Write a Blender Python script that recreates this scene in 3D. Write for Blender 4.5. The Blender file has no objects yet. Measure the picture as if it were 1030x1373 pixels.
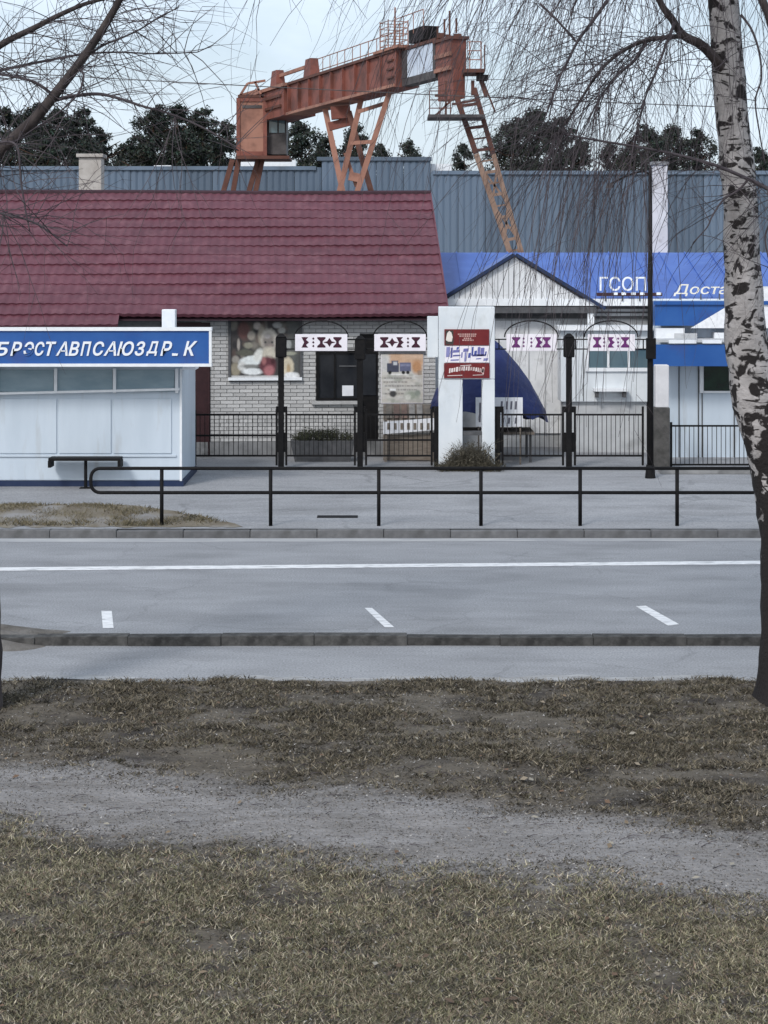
import bpy, math, random
import numpy as np
from mathutils import Vector, Matrix, noise as mnoise
random.seed(7); rng = np.random.default_rng(7)
scene = bpy.context.scene
col = scene.collection
rad = math.radians

# ------------------------------------------------------------------ camera
H = 4.1; F = 2500.0; CX = 515.0; CY = 354.0          # eye height, focal length and centre in photo pixels
cam = bpy.data.cameras.new('camera'); cam_o = bpy.data.objects.new('camera', cam); col.objects.link(cam_o)
cam.sensor_fit = 'VERTICAL'; cam.sensor_height = 36.0; cam.lens = 36.0 * F / 1373.0
cam.shift_y = -(686.5 - CY) / 1373.0
cam.clip_start = 0.1; cam.clip_end = 2000
cam_o.location = (0, 0, H); cam_o.rotation_euler = (rad(90), 0, 0)
scene.camera = cam_o

# ------------------------------------------------------------------ sky, sun, exposure
SUN_EL, SUN_AZ = 40, 208          # azimuth from +Y clockwise: behind the camera, slightly left
w = bpy.data.worlds.new('World'); scene.world = w; w.use_nodes = True
nt = w.node_tree; nt.nodes.clear()
out = nt.nodes.new('ShaderNodeOutputWorld'); bg = nt.nodes.new('ShaderNodeBackground')
sky = nt.nodes.new('ShaderNodeTexSky'); sky.sky_type = 'NISHITA'; sky.sun_disc = False
sky.sun_elevation = rad(SUN_EL); sky.sun_rotation = rad(SUN_AZ); sky.dust_density = 3.0; sky.air_density = 1.0
tc = nt.nodes.new('ShaderNodeTexCoord'); mp = nt.nodes.new('ShaderNodeMapping'); mp.inputs['Scale'].default_value = (1, 1, 2.6)
nz = nt.nodes.new('ShaderNodeTexNoise'); nz.inputs['Scale'].default_value = 6.0; nz.inputs['Detail'].default_value = 7; nz.inputs['Roughness'].default_value = .55
cr = nt.nodes.new('ShaderNodeMapRange'); cr.inputs[1].default_value = .3; cr.inputs[2].default_value = .7; cr.inputs[3].default_value = .35; cr.inputs[4].default_value = .97
mx = nt.nodes.new('ShaderNodeMix'); mx.data_type = 'RGBA'
mx.inputs[7].default_value = (6.0, 6.9, 7.9, 1)       # the grey-white cloud deck
nt.links.new(tc.outputs['Generated'], mp.inputs[0]); nt.links.new(mp.outputs[0], nz.inputs['Vector'])
nt.links.new(nz.outputs[0], cr.inputs[0]); nt.links.new(cr.outputs[0], mx.inputs[0])
nt.links.new(sky.outputs[0], mx.inputs[6]); nt.links.new(mx.outputs[2], bg.inputs[0]); nt.links.new(bg.outputs[0], out.inputs[0])
bg.inputs[1].default_value = 0.10
sl = bpy.data.lights.new('sun', 'SUN'); sl.energy = 1.25; sl.angle = rad(12); sl.color = (1, .98, .96)
so = bpy.data.objects.new('sun', sl); col.objects.link(so); so.location = (0, 0, 40)
az = rad(SUN_AZ); el = rad(SUN_EL)
sdir = Vector((math.sin(az) * math.cos(el), math.cos(az) * math.cos(el), math.sin(el)))
so.rotation_euler = sdir.to_track_quat('Z', 'Y').to_euler()
scene.view_settings.view_transform = 'Standard'; scene.view_settings.look = 'None'
scene.view_settings.exposure = 0.6; scene.view_settings.gamma = 1.0; scene.view_settings.use_curve_mapping = False

# ------------------------------------------------------------------ helpers
ZF = 0.12                                              # level of the pavement beyond the road
def X(px, Z): return (px - CX) / F * Z
def Zh(py, Z): return H - (py - CY) / F * Z
def D(py, z=0.0): return (H - z) * F / (py - CY)       # distance of a point standing on level z seen at row py
def P(px, py, Z): return Vector((X(px, Z), Z, Zh(py, Z)))
def G(px, py, z=0.0): d = D(py, z); return Vector((X(px, d), d, z))

def lin(r, g, b):
    f = lambda c: (c / 255 / 12.92) if c / 255 <= .04045 else ((c / 255 + .055) / 1.055) ** 2.4
    return (f(r), f(g), f(b))

def mat(name, c1, c2=None, scale=6, rough=.8, bump=0, bscale=60, stretch=(1, 1, 1), spec=.3, metal=0, lo=.35, hi=.65,
        c3=None, scale3=1.0, lo3=.5, hi3=.7, rnd=0, detail=7, bdist=.01, trans=0):
    m = bpy.data.materials.new(name); m.use_nodes = True
    n = m.node_tree.nodes; l = m.node_tree.links; b = n['Principled BSDF']
    b.inputs['Roughness'].default_value = rough; b.inputs['Metallic'].default_value = metal
    b.inputs['Specular IOR Level'].default_value = spec
    if trans: b.inputs['Transmission Weight'].default_value = trans
    t = n.new('ShaderNodeTexCoord'); mpp = n.new('ShaderNodeMapping'); mpp.inputs['Scale'].default_value = stretch
    l.new(t.outputs['Object'], mpp.inputs[0])
    last = None
    def mixn(a, bcol, fac):
        k = n.new('ShaderNodeMix'); k.data_type = 'RGBA'
        l.new(fac, k.inputs[0])
        if isinstance(a, tuple): k.inputs[6].default_value = (*a, 1)
        else: l.new(a, k.inputs[6])
        k.inputs[7].default_value = (*bcol, 1)
        return k.outputs[2]
    def nfac(sc, a, bb, det=detail):
        z = n.new('ShaderNodeTexNoise'); z.inputs['Scale'].default_value = sc; z.inputs['Detail'].default_value = det
        z.inputs['Roughness'].default_value = .6
        l.new(mpp.outputs[0], z.inputs['Vector'])
        r = n.new('ShaderNodeMapRange'); r.inputs[1].default_value = a; r.inputs[2].default_value = bb
        l.new(z.outputs[0], r.inputs[0]); return r.outputs[0]
    cur = c1
    if c2: cur = mixn(cur, c2, nfac(scale, lo, hi))
    if c3: cur = mixn(cur, c3, nfac(scale3, lo3, hi3))
    if rnd:
        oi = n.new('ShaderNodeObjectInfo'); r = n.new('ShaderNodeMapRange'); r.inputs[3].default_value = 1 - rnd; r.inputs[4].default_value = 1 + rnd
        l.new(oi.outputs['Random'], r.inputs[0]); hs = n.new('ShaderNodeHueSaturation'); l.new(r.outputs[0], hs.inputs['Value'])
        if isinstance(cur, tuple): hs.inputs['Color'].default_value = (*cur, 1)
        else: l.new(cur, hs.inputs['Color'])
        cur = hs.outputs[0]
    if isinstance(cur, tuple): b.inputs['Base Color'].default_value = (*cur, 1)
    else: l.new(cur, b.inputs['Base Color'])
    if bump:
        z = n.new('ShaderNodeTexNoise'); z.inputs['Scale'].default_value = bscale; z.inputs['Detail'].default_value = 5
        l.new(mpp.outputs[0], z.inputs['Vector'])
        bp = n.new('ShaderNodeBump'); bp.inputs['Strength'].default_value = bump; bp.inputs['Distance'].default_value = bdist
        l.new(z.outputs[0], bp.inputs['Height']); l.new(bp.outputs[0], b.inputs['Normal'])
    return m

def attr_mat(name, rough=.7, fine=0.0, fscale=30):
    m = bpy.data.materials.new(name); m.use_nodes = True
    n = m.node_tree.nodes; l = m.node_tree.links; b = n['Principled BSDF']; b.inputs['Roughness'].default_value = rough
    b.inputs['Specular IOR Level'].default_value = .25
    a = n.new('ShaderNodeAttribute'); a.attribute_name = 'Col'
    if fine:
        t = n.new('ShaderNodeTexCoord'); z = n.new('ShaderNodeTexNoise'); z.inputs['Scale'].default_value = fscale; z.inputs['Detail'].default_value = 5
        l.new(t.outputs['Object'], z.inputs['Vector'])
        r = n.new('ShaderNodeMapRange'); r.inputs[1].default_value = .3; r.inputs[2].default_value = .7; r.inputs[3].default_value = 1 - fine; r.inputs[4].default_value = 1 + fine
        l.new(z.outputs[0], r.inputs[0]); hs = n.new('ShaderNodeHueSaturation'); l.new(a.outputs['Color'], hs.inputs['Color']); l.new(r.outputs[0], hs.inputs['Value'])
        l.new(hs.outputs[0], b.inputs['Base Color'])
    else: l.new(a.outputs['Color'], b.inputs['Base Color'])
    return m

MW = {}                                                # world matrices of the empties
def tag(o, label=None, cat=None, group=None, kind=None):
    if label: o['label'] = label
    if cat: o['category'] = cat
    if group: o['group'] = group
    if kind: o['kind'] = kind
    return o
def thing(name, label, cat, loc=(0, 0, 0), rz=0, group=None, kind=None):
    o = bpy.data.objects.new(name, None); col.objects.link(o); o.empty_display_size = .2
    o.location = loc; o.rotation_euler = (0, 0, rz)
    MW[o.name] = Matrix.Translation(Vector(loc)) @ Matrix.Rotation(rz, 4, 'Z')
    return tag(o, label, cat, group, kind)

def catmull(pts, sub):
    pts = [Vector(p) for p in pts]; q = [pts[0] * 2 - pts[1]] + pts + [pts[-1] * 2 - pts[-2]]; o = []
    for i in range(1, len(q) - 2):
        a, b, c, d = q[i - 1:i + 3]
        for k in range(sub):
            t = k / sub
            o.append(.5 * ((2 * b) + (c - a) * t + (2 * a - 5 * b + 4 * c - d) * t * t + (3 * b - a - 3 * c + d) * t ** 3))
    o.append(q[-2]); return o
def lerps(vals, n):
    xs = np.linspace(0, len(vals) - 1, n); return list(np.interp(xs, range(len(vals)), vals))

class MB:
    def __init__(s): s.v = []; s.f = []; s.c = []
    def quad(s, *p, c=None):
        i = len(s.v); s.v += [tuple(x) for x in p]; s.f.append(tuple(range(i, i + len(p)))); s.c.append(c); return s
    def box(s, x0, x1, y0, y1, z0, z1):
        i = len(s.v)
        for z in (z0, z1): s.v += [(x0, y0, z), (x1, y0, z), (x1, y1, z), (x0, y1, z)]
        s.f += [(i + 3, i + 2, i + 1, i), (i + 4, i + 5, i + 6, i + 7), (i, i + 1, i + 5, i + 4), (i + 1, i + 2, i + 6, i + 5), (i + 2, i + 3, i + 7, i + 6), (i + 3, i, i + 4, i + 7)]
        s.c += [None] * 6; return s
    def hexa(s, b, t):                                  # four bottom points, four top points
        i = len(s.v); s.v += [tuple(p) for p in b] + [tuple(p) for p in t]
        s.f += [(i + 3, i + 2, i + 1, i), (i + 4, i + 5, i + 6, i + 7), (i, i + 1, i + 5, i + 4), (i + 1, i + 2, i + 6, i + 5), (i + 2, i + 3, i + 7, i + 6), (i + 3, i, i + 4, i + 7)]
        s.c += [None] * 6; return s
    def tube(s, pts, r, n=6, cap=True, up=None):
        pts = [Vector(p) for p in pts]; m = len(pts)
        if not hasattr(r, '__len__'): r = [r] * m
        base = len(s.v); prev = None
        for k in range(m):
            t = (pts[min(k + 1, m - 1)] - pts[max(k - 1, 0)])
            if t.length < 1e-9: t = Vector((0, 0, 1))
            t.normalize()
            if prev is None:
                a = Vector((0, 0, 1)) if abs(t.z) < .9 else Vector((0, 1, 0)); u = t.cross(a).normalized()
            else:
                u = (prev - t * prev.dot(t)); u = u.normalized() if u.length > 1e-6 else t.orthogonal().normalized()
            prev = u; v = t.cross(u)
            for j in range(n):
                a = 2 * math.pi * (j + .5) / n; s.v.append(tuple(pts[k] + (u * math.cos(a) + v * math.sin(a)) * r[k]))
        for k in range(m - 1):
            for j in range(n):
                a = base + k * n + j; b = base + k * n + (j + 1) % n; s.f.append((a, b, b + n, a + n)); s.c.append(None)
        if cap:
            s.f.append(tuple(base + n - 1 - j for j in range(n))); s.f.append(tuple(base + (m - 1) * n + j for j in range(n))); s.c += [None] * 2
        return s
    def bar(s, p, q, w=.05, h=None): return s.tube([p, q], (w if h is None else h) / math.sqrt(2), 4)
    def prism(s, poly, y0, y1):                         # outline in x,z pulled from y0 to y1
        n = len(poly); i = len(s.v)
        s.v += [(x, y0, z) for x, z in poly] + [(x, y1, z) for x, z in poly]
        s.f += [tuple(range(i, i + n)), tuple(range(i + 2 * n - 1, i + n - 1, -1))]
        for k in range(n): s.f.append((i + k, i + n + k, i + n + (k + 1) % n, i + (k + 1) % n))
        s.c += [None] * (n + 2); return s
    def build(s, name, m, parent=None, smooth=False, bevel=0, at=None, fix=False):
        me = bpy.data.meshes.new(name)
        vs = s.v
        if parent is not None:
            r = parent
            while r.parent: r = r.parent
            if r.name in MW:
                iv = MW[r.name].inverted(); vs = [tuple(iv @ Vector(p)) for p in vs]
            elif 'at' in r: a0 = Vector(r['at']); vs = [tuple(Vector(p) - a0) for p in vs]
        elif at is not None: vs = [tuple(Vector(p) - Vector(at)) for p in vs]
        me.from_pydata(vs, [], s.f)
        if any(c is not None for c in s.c):
            ca = me.color_attributes.new('Col', 'FLOAT_COLOR', 'CORNER'); k = 0
            for fi, f in enumerate(s.f):
                c = s.c[fi] or (.5, .5, .5)
                for _ in f: ca.data[k].color = (*c, 1); k += 1
        me.materials.append(m)
        if smooth: me.polygons.foreach_set('use_smooth', [True] * len(me.polygons))
        me.update()
        o = bpy.data.objects.new(name, me); col.objects.link(o)
        if parent is not None: o.parent = parent
        elif at is not None: o.location = at
        if fix:
            import bmesh
            bm = bmesh.new(); bm.from_mesh(me); bmesh.ops.recalc_face_normals(bm, faces=bm.faces); bm.to_mesh(me); bm.free()
        if bevel:
            b = o.modifiers.new('bevel', 'BEVEL'); b.width = bevel; b.segments = 2; b.limit_method = 'ANGLE'
        return o

def text(name, body, m, parent, x0, x1, z0, z1, y, shear=0, fat=0.0, depth=.01):
    cu = bpy.data.curves.new('t', 'FONT'); cu.body = body; cu.size = 1; cu.shear = shear; cu.offset = fat; cu.extrude = .01; cu.resolution_u = 2
    to = bpy.data.objects.new('t', cu); col.objects.link(to)
    me = to.to_mesh(); vs = [v.co.copy() for v in me.vertices]; fs = [tuple(p.vertices) for p in me.polygons]
    to.to_mesh_clear(); bpy.data.objects.remove(to); bpy.data.curves.remove(cu)
    if not vs: return None
    ax, bx = min(v.x for v in vs), max(v.x for v in vs); ay, by = min(v.y for v in vs), max(v.y for v in vs)
    b = MB(); b.v = [(x0 + (v.x - ax) / (bx - ax) * (x1 - x0), y - (v.z + .01) / .02 * depth, z0 + (v.y - ay) / (by - ay) * (z1 - z0)) for v in vs]
    b.f = fs; b.c = [None] * len(fs)
    return b.build(name, m, parent)

def copy_tree(o, parent=None):
    c = o.copy(); col.objects.link(c); c.parent = parent
    for ch in [k for k in col.objects if k.parent == o]: copy_tree(ch, c)
    return c

# ------------------------------------------------------------------ materials
M = {}
def asphalt_mat(name, c, crack=.5, cs=.55):
    dk = tuple(x * .72 for x in c); lt = tuple(min(1, x * 1.22) for x in c)
    m = mat(name, c, lt, 1.1, .88, .35, 160, (.6, 1.3, 1), c3=dk, scale3=.8, lo3=.5, hi3=.78, bdist=.005)
    n = m.node_tree.nodes; l = m.node_tree.links; b = n['Principled BSDF']; cur = b.inputs['Base Color'].links[0].from_socket
    t = n.new('ShaderNodeTexCoord')
    z = n.new('ShaderNodeTexNoise'); z.inputs['Scale'].default_value = 45; z.inputs['Detail'].default_value = 3; l.new(t.outputs['Object'], z.inputs['Vector'])
    r = n.new('ShaderNodeMapRange'); r.inputs[1].default_value = .3; r.inputs[2].default_value = .7; r.inputs[3].default_value = .74; r.inputs[4].default_value = 1.26; l.new(z.outputs[0], r.inputs[0])
    hs = n.new('ShaderNodeHueSaturation'); l.new(r.outputs[0], hs.inputs['Value']); l.new(cur, hs.inputs['Color'])
    w1 = n.new('ShaderNodeTexNoise'); w1.inputs['Scale'].default_value = 1.7; w1.inputs['Detail'].default_value = 6; l.new(t.outputs['Object'], w1.inputs['Vector'])
    av = n.new('ShaderNodeVectorMath'); av.operation = 'MULTIPLY_ADD'; l.new(w1.outputs['Color'], av.inputs[0]); av.inputs[1].default_value = (.8, .8, 0); l.new(t.outputs['Object'], av.inputs[2])
    vo = n.new('ShaderNodeTexVoronoi'); vo.feature = 'DISTANCE_TO_EDGE'; vo.inputs['Scale'].default_value = cs; l.new(av.outputs[0], vo.inputs['Vector'])
    r2 = n.new('ShaderNodeMapRange'); r2.inputs[1].default_value = .006; r2.inputs[2].default_value = .016; r2.inputs[3].default_value = 1; r2.inputs[4].default_value = 0; l.new(vo.outputs['Distance'], r2.inputs[0])
    mk = n.new('ShaderNodeTexNoise'); mk.inputs['Scale'].default_value = .45; l.new(t.outputs['Object'], mk.inputs['Vector'])
    r3 = n.new('ShaderNodeMapRange'); r3.inputs[1].default_value = .46; r3.inputs[2].default_value = .58; r3.inputs[4].default_value = crack; l.new(mk.outputs[0], r3.inputs[0])
    mu = n.new('ShaderNodeMath'); mu.operation = 'MULTIPLY'; l.new(r2.outputs[0], mu.inputs[0]); l.new(r3.outputs[0], mu.inputs[1])
    k = n.new('ShaderNodeMix'); k.data_type = 'RGBA'; l.new(mu.outputs[0], k.inputs[0]); l.new(hs.outputs[0], k.inputs[6]); k.inputs[7].default_value = (*[x * .38 for x in c], 1); l.new(k.outputs[2], b.inputs['Base Color'])
    return m
M['asphalt'] = asphalt_mat('asphalt', (.232, .236, .247), .2)
M['pave'] = asphalt_mat('pavement_asphalt', (.252, .254, .263), .35, .35)
M['footway'] = asphalt_mat('footway_asphalt', (.25, .253, .263), .22, .6)
M['kerb'] = mat('kerb_concrete', (.04, .039, .038), (.095, .092, .088), 9, .95, .5, 70, c3=(.035, .034, .033), scale3=5, lo3=.5, hi3=.65, rnd=.18)
M['kerbfar'] = mat('far_kerb_concrete', (.105, .105, .108), (.165, .165, .17), 5, .95, .4, 70, c3=(.1, .1, .1), scale3=3, lo3=.5, hi3=.7, rnd=.1)
M['paint'] = mat('road_paint', (.78, .78, .78), (.62, .62, .63), 14, .7, .2, 120, c3=(.30, .305, .315), scale3=7, lo3=.5, hi3=.7, stretch=(.5, 2, 1))
M['soil'] = mat('bare_soil', (.085, .072, .055), (.15, .13, .098), 3.2, .95, .8, 25, (1, 1.7, 1), c3=(.048, .04, .033), scale3=1.1, lo3=.5, hi3=.68, bdist=.03)
M['mud'] = mat('trodden_mud', (.20, .188, .178), (.15, .14, .13), 2.2, .95, .6, 30, (.5, 1.8, 1), c3=(.255, .245, .24), scale3=.9, lo3=.5, hi3=.7, bdist=.02)
def lawn_mat():
    m = mat('lawn_soil', (.088, .074, .058), (.145, .124, .098), 3.2, .95, .8, 25, (1, 1.7, 1), c3=(.042, .035, .03), scale3=1.1, lo3=.48, hi3=.66, bdist=.03)
    n = m.node_tree.nodes; l = m.node_tree.links; b = n['Principled BSDF']; soil = b.inputs['Base Color'].links[0].from_socket
    t = n.new('ShaderNodeTexCoord'); sp = n.new('ShaderNodeSeparateXYZ'); l.new(t.outputs['Object'], sp.inputs[0])
    def mth(op, a, c):
        k = n.new('ShaderNodeMath'); k.operation = op
        for i, q in enumerate((a, c)):
            if q is None: continue
            if isinstance(q, (int, float)): k.inputs[i].default_value = q
            else: l.new(q, k.inputs[i])
        return k.outputs[0]
    def noi(sc, st):
        p = n.new('ShaderNodeMapping'); p.inputs['Scale'].default_value = st; l.new(t.outputs['Object'], p.inputs[0]); z = n.new('ShaderNodeTexNoise'); z.inputs['Scale'].default_value = sc; z.inputs['Detail'].default_value = 8; l.new(p.outputs[0], z.inputs['Vector']); return z.outputs[0]
    pa, pb = G(0, 1058), G(1030, 1180); k = (pb.y - pa.y) / (pb.x - pa.x)
    d = mth('SUBTRACT', sp.outputs['Y'], mth('ADD', mth('MULTIPLY', sp.outputs['X'], k), pa.y - k * pa.x + .1))
    d = mth('ADD', d, mth('MULTIPLY', mth('SUBTRACT', noi(1.3, (.6, 1.5, 1)), .5), 1.5)); d = mth('ADD', d, mth('MULTIPLY', mth('SUBTRACT', noi(7, (.6, 1.5, 1)), .5), .5)); d = mth('ABSOLUTE', d, None)
    r = n.new('ShaderNodeMapRange'); r.interpolation_type = 'SMOOTHSTEP'; r.inputs[1].default_value = .4; r.inputs[2].default_value = 1.25; r.inputs[3].default_value = 1; r.inputs[4].default_value = 0; l.new(d, r.inputs[0])
    c2 = n.new('ShaderNodeMix'); c2.data_type = 'RGBA'; rr_ = n.new('ShaderNodeMapRange'); rr_.inputs[1].default_value = .32; rr_.inputs[2].default_value = .66; l.new(mth('ADD', mth('MULTIPLY', noi(2.4, (.4, 2, 1)), .6), mth('MULTIPLY', noi(19, (.6, 1.6, 1)), .4)), rr_.inputs[0]); l.new(rr_.outputs[0], c2.inputs[0]); c2.inputs[6].default_value = (.15, .138, .128, 1); c2.inputs[7].default_value = (.29, .275, .27, 1)
    mx = n.new('ShaderNodeMix'); mx.data_type = 'RGBA'; l.new(r.outputs[0], mx.inputs[0]); l.new(soil, mx.inputs[6]); l.new(c2.outputs[2], mx.inputs[7]); l.new(mx.outputs[2], b.inputs['Base Color'])
    return m
M['lawn'] = lawn_mat()
M['earth'] = mat('earth', (.16, .15, .13), (.2, .19, .17), .4, .95)
M['white'] = mat('white_sheet', (.70, .73, .75), (.60, .64, .67), 2.0, .5, .06, 9, (1, 1, .6), c3=(.5, .52, .52), scale3=3.3, lo3=.6, hi3=.85)
M['kiosk'] = mat('kiosk_white_paint', (.56, .63, .70), (.50, .57, .64), 1.6, .45, .05, 6, (1.6, 1, .3), c3=(.40, .42, .43), scale3=2.6, lo3=.56, hi3=.85)
M['trim'] = mat('white_trim', (.82, .84, .86), (.74, .76, .78), 8, .4)
M['signblue'] = mat('sign_blue', (.018, .085, .30), (.03, .11, .34), 1.5, .4, c3=(.05, .06, .2), scale3=.8, lo3=.55, hi3=.8)
M['letters'] = mat('white_letters', (.84, .86, .88), (.76, .78, .82), 9, .5)
M['navy'] = mat('navy_paint', (.012, .025, .07), (.02, .035, .08), 4, .5)
M['glass'] = mat('glass', (.07, .12, .15), (.12, .18, .21), 1.6, .08, 0, 10, (1, 1, .3), spec=.6)
M['paleglass'] = mat('pale_glass', (.22, .31, .36), (.30, .39, .44), 1.6, .15, 0, 10, (1, 1, 2.5), spec=.5)
M['darkglass'] = mat('dark_glass', (.012, .014, .018), (.025, .027, .032), 2, .1, spec=.5)
M['greenglass'] = mat('green_dark_glass', (.006, .018, .014), (.01, .035, .022), 5, .1, spec=.5)
M['black'] = mat('black_paint', (.007, .007, .008), (.013, .012, .012), 12, .65, .2, 60, rnd=.1, spec=.12)
M['tile'] = mat('burgundy_metal_tile', (.122, .039, .053), (.098, .032, .044), 1.8, .5, .08, 40, c3=(.165, .068, .082), scale3=3.5, lo3=.5, hi3=.75, rnd=.07)
M['ridge'] = mat('ridge_dark', (.035, .014, .02), (.05, .02, .028), 4, .5)
M['mortar'] = mat('mortar', (.17, .17, .17), (.22, .22, .22), 10, .95, .3, 80)
M['brick'] = mat('silicate_brick', (.44, .435, .425), (.52, .515, .505), 7, .9, .4, 50, c3=(.33, .32, .31), scale3=4, lo3=.55, hi3=.8, rnd=.14)
M['maroon'] = mat('dark_maroon_paint', (.03, .012, .014), (.045, .018, .02), 6, .5)
M['blueroof'] = mat('blue_roof_sheet', (.04, .10, .36), (.055, .13, .43), 1.2, .4, .06, 8, c3=(.08, .16, .45), scale3=2.5, lo3=.5, hi3=.8)
M['greytrim'] = mat('grey_trim', (.06, .062, .066), (.1, .1, .105), 7, .6)
M['panel'] = mat('white_plastic_panel', (.74, .75, .76), (.62, .63, .64), 3.5, .55, .1, 12, c3=(.36, .36, .36), scale3=4, lo3=.56, hi3=.8, rnd=.05)
M['wallwhite'] = mat('old_white_wall', (.52, .53, .54), (.42, .43, .44), 2.6, .8, .3, 25, c3=(.28, .28, .28), scale3=3, lo3=.55, hi3=.8)
M['concrete'] = mat('grey_concrete', (.28, .28, .28), (.2, .2, .2), 3, .95, .5, 40, c3=(.1, .1, .1), scale3=2, lo3=.55, hi3=.75)
M['tarp'] = mat('blue_tarpaulin', (.011, .019, .09), (.018, .03, .125), 2.5, .5, .5, 7, c3=(.02, .032, .11), scale3=5, lo3=.55, hi3=.8, bdist=.06)
M['rust'] = mat('crane_orange_paint', (.185, .062, .045), (.24, .086, .064), 1.1, .6, .2, 20, c3=(.085, .036, .028), scale3=1.3, lo3=.46, hi3=.7)
M['rustpale'] = mat('faded_crane_paint', (.36, .18, .13), (.29, .14, .10), 1.5, .7, .2, 20, c3=(.17, .085, .065), scale3=1.5, lo3=.46, hi3=.72)
M['rustdark'] = mat('rusty_steel', (.085, .035, .025), (.13, .055, .04), 2, .7)
M['steel'] = mat('dark_steel', (.05, .045, .045), (.09, .08, .08), 3, .6)
M['sheet'] = mat('blue_grey_cladding', (.10, .138, .19), (.132, .172, .228), .5, .55, .1, 5, (1, 1, .25), c3=(.075, .09, .11), scale3=.6, lo3=.48, hi3=.75, rnd=.2)
M['chimney'] = mat('pale_brick_render', (.5, .47, .44), (.38, .35, .32), 4, .95, .4, 30, c3=(.2, .18, .17), scale3=5, lo3=.6, hi3=.75)
M['white_mast'] = mat('whitewashed_concrete', (.66, .65, .66), (.55, .54, .55), 2.5, .9, .3, 20, c3=(.33, .31, .3), scale3=2.6, lo3=.6, hi3=.75)
M['print'] = attr_mat('print', .6, .10, 14)
M['grass'] = attr_mat('dry_grass_blades', .85)
M['twig'] = mat('twig_bark', (.052, .043, .049), (.088, .075, .083), 9, .9)
M['bark'] = mat('dark_bark', (.035, .028, .028), (.075, .062, .06), 8, .95, .8, 30, (1, 1, .35), bdist=.02)
M['weed'] = mat('dry_weeds', (.055, .05, .038), (.10, .088, .065), 9, .95)
M['pinebark'] = mat('pine_bark', (.10, .05, .03), (.06, .035, .025), 4, .95, .5, 20)
M['wood'] = mat('worn_wood', (.22, .19, .16), (.14, .115, .095), 5, .85, .3, 40, (1, 1, 5))
M['red'] = mat('sign_red', (.13, .012, .016), (.17, .02, .02), 5, .5)
M['violet'] = mat('violet_print', (.09, .09, .27), (.14, .14, .36), 5, .6)
M['orn'] = mat('ornament_print', (.03, .008, .014), (.06, .012, .03), 15, .6)
M['orn2'] = mat('ornament_print_purple', (.10, .02, .12), (.16, .03, .15), 15, .6)
M['board'] = mat('white_board', (.82, .78, .82), (.74, .70, .74), 5, .5)
M['paper'] = mat('white_paper', (.76, .77, .80), (.68, .69, .72), 6, .8)
def pine_mat():
    return attr_mat('pine_needles', .8)
M['pine'] = pine_mat()
def birch_mat():
    m = bpy.data.materials.new('birch_bark'); m.use_nodes = True
    n = m.node_tree.nodes; l = m.node_tree.links; b = n['Principled BSDF']; b.inputs['Roughness'].default_value = .85; b.inputs['Specular IOR Level'].default_value = .2
    t = n.new('ShaderNodeTexCoord')
    def nz(sc, st, lo, hi, det=5):
        p = n.new('ShaderNodeMapping'); p.inputs['Scale'].default_value = st; l.new(t.outputs['Object'], p.inputs[0])
        z = n.new('ShaderNodeTexNoise'); z.inputs['Scale'].default_value = sc; z.inputs['Detail'].default_value = det; z.inputs['Distortion'].default_value = .6; l.new(p.outputs[0], z.inputs[0])
        r = n.new('ShaderNodeMapRange'); r.inputs[1].default_value = lo; r.inputs[2].default_value = hi; l.new(z.outputs[0], r.inputs[0]); return r.outputs[0], z.outputs[0]
    def mix(a, c, f):
        k = n.new('ShaderNodeMix'); k.data_type = 'RGBA'; l.new(f, k.inputs[0])
        if isinstance(a, tuple): k.inputs[6].default_value = (*a, 1)
        else: l.new(a, k.inputs[6])
        k.inputs[7].default_value = (*c, 1); return k.outputs[2]
    f1, _ = nz(7, (1, 1, 1), .35, .7); c = mix((.42, .395, .39), (.27, .255, .25), f1)
    f2, _ = nz(6.5, (1, 1, 3.4), .58, .62); c = mix(c, (.03, .026, .025), f2)                # lenticel bands
    # rugged black bark growing from the foot upwards
    g = n.new('ShaderNodeSeparateXYZ'); l.new(t.outputs['Object'], g.inputs[0])
    mr = n.new('ShaderNodeMapRange'); mr.inputs[1].default_value = 1.1; mr.inputs[2].default_value = 3.3; mr.inputs[3].default_value = .34; mr.inputs[4].default_value = .072; l.new(g.outputs['Z'], mr.inputs[0])
    _, z3 = nz(8, (1, 1, .9), 0, 1)
    ad = n.new('ShaderNodeMath'); ad.operation = 'ADD'; l.new(mr.outputs[0], ad.inputs[0]); l.new(z3, ad.inputs[1])
    r3 = n.new('ShaderNodeMapRange'); r3.inputs[1].default_value = .6; r3.inputs[2].default_value = .65; l.new(ad.outputs[0], r3.inputs[0])
    c = mix(c, (.022, .019, .019), r3.outputs[0]); l.new(c, b.inputs['Base Color'])
    z = n.new('ShaderNodeTexNoise'); z.inputs['Scale'].default_value = 30; l.new(t.outputs['Object'], z.inputs[0])
    bp = n.new('ShaderNodeBump'); bp.inputs['Strength'].default_value = .7; bp.inputs['Distance'].default_value = .02; l.new(z.outputs[0], bp.inputs['Height']); l.new(bp.outputs[0], b.inputs['Normal'])
    return m
M['birch'] = birch_mat()

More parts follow.
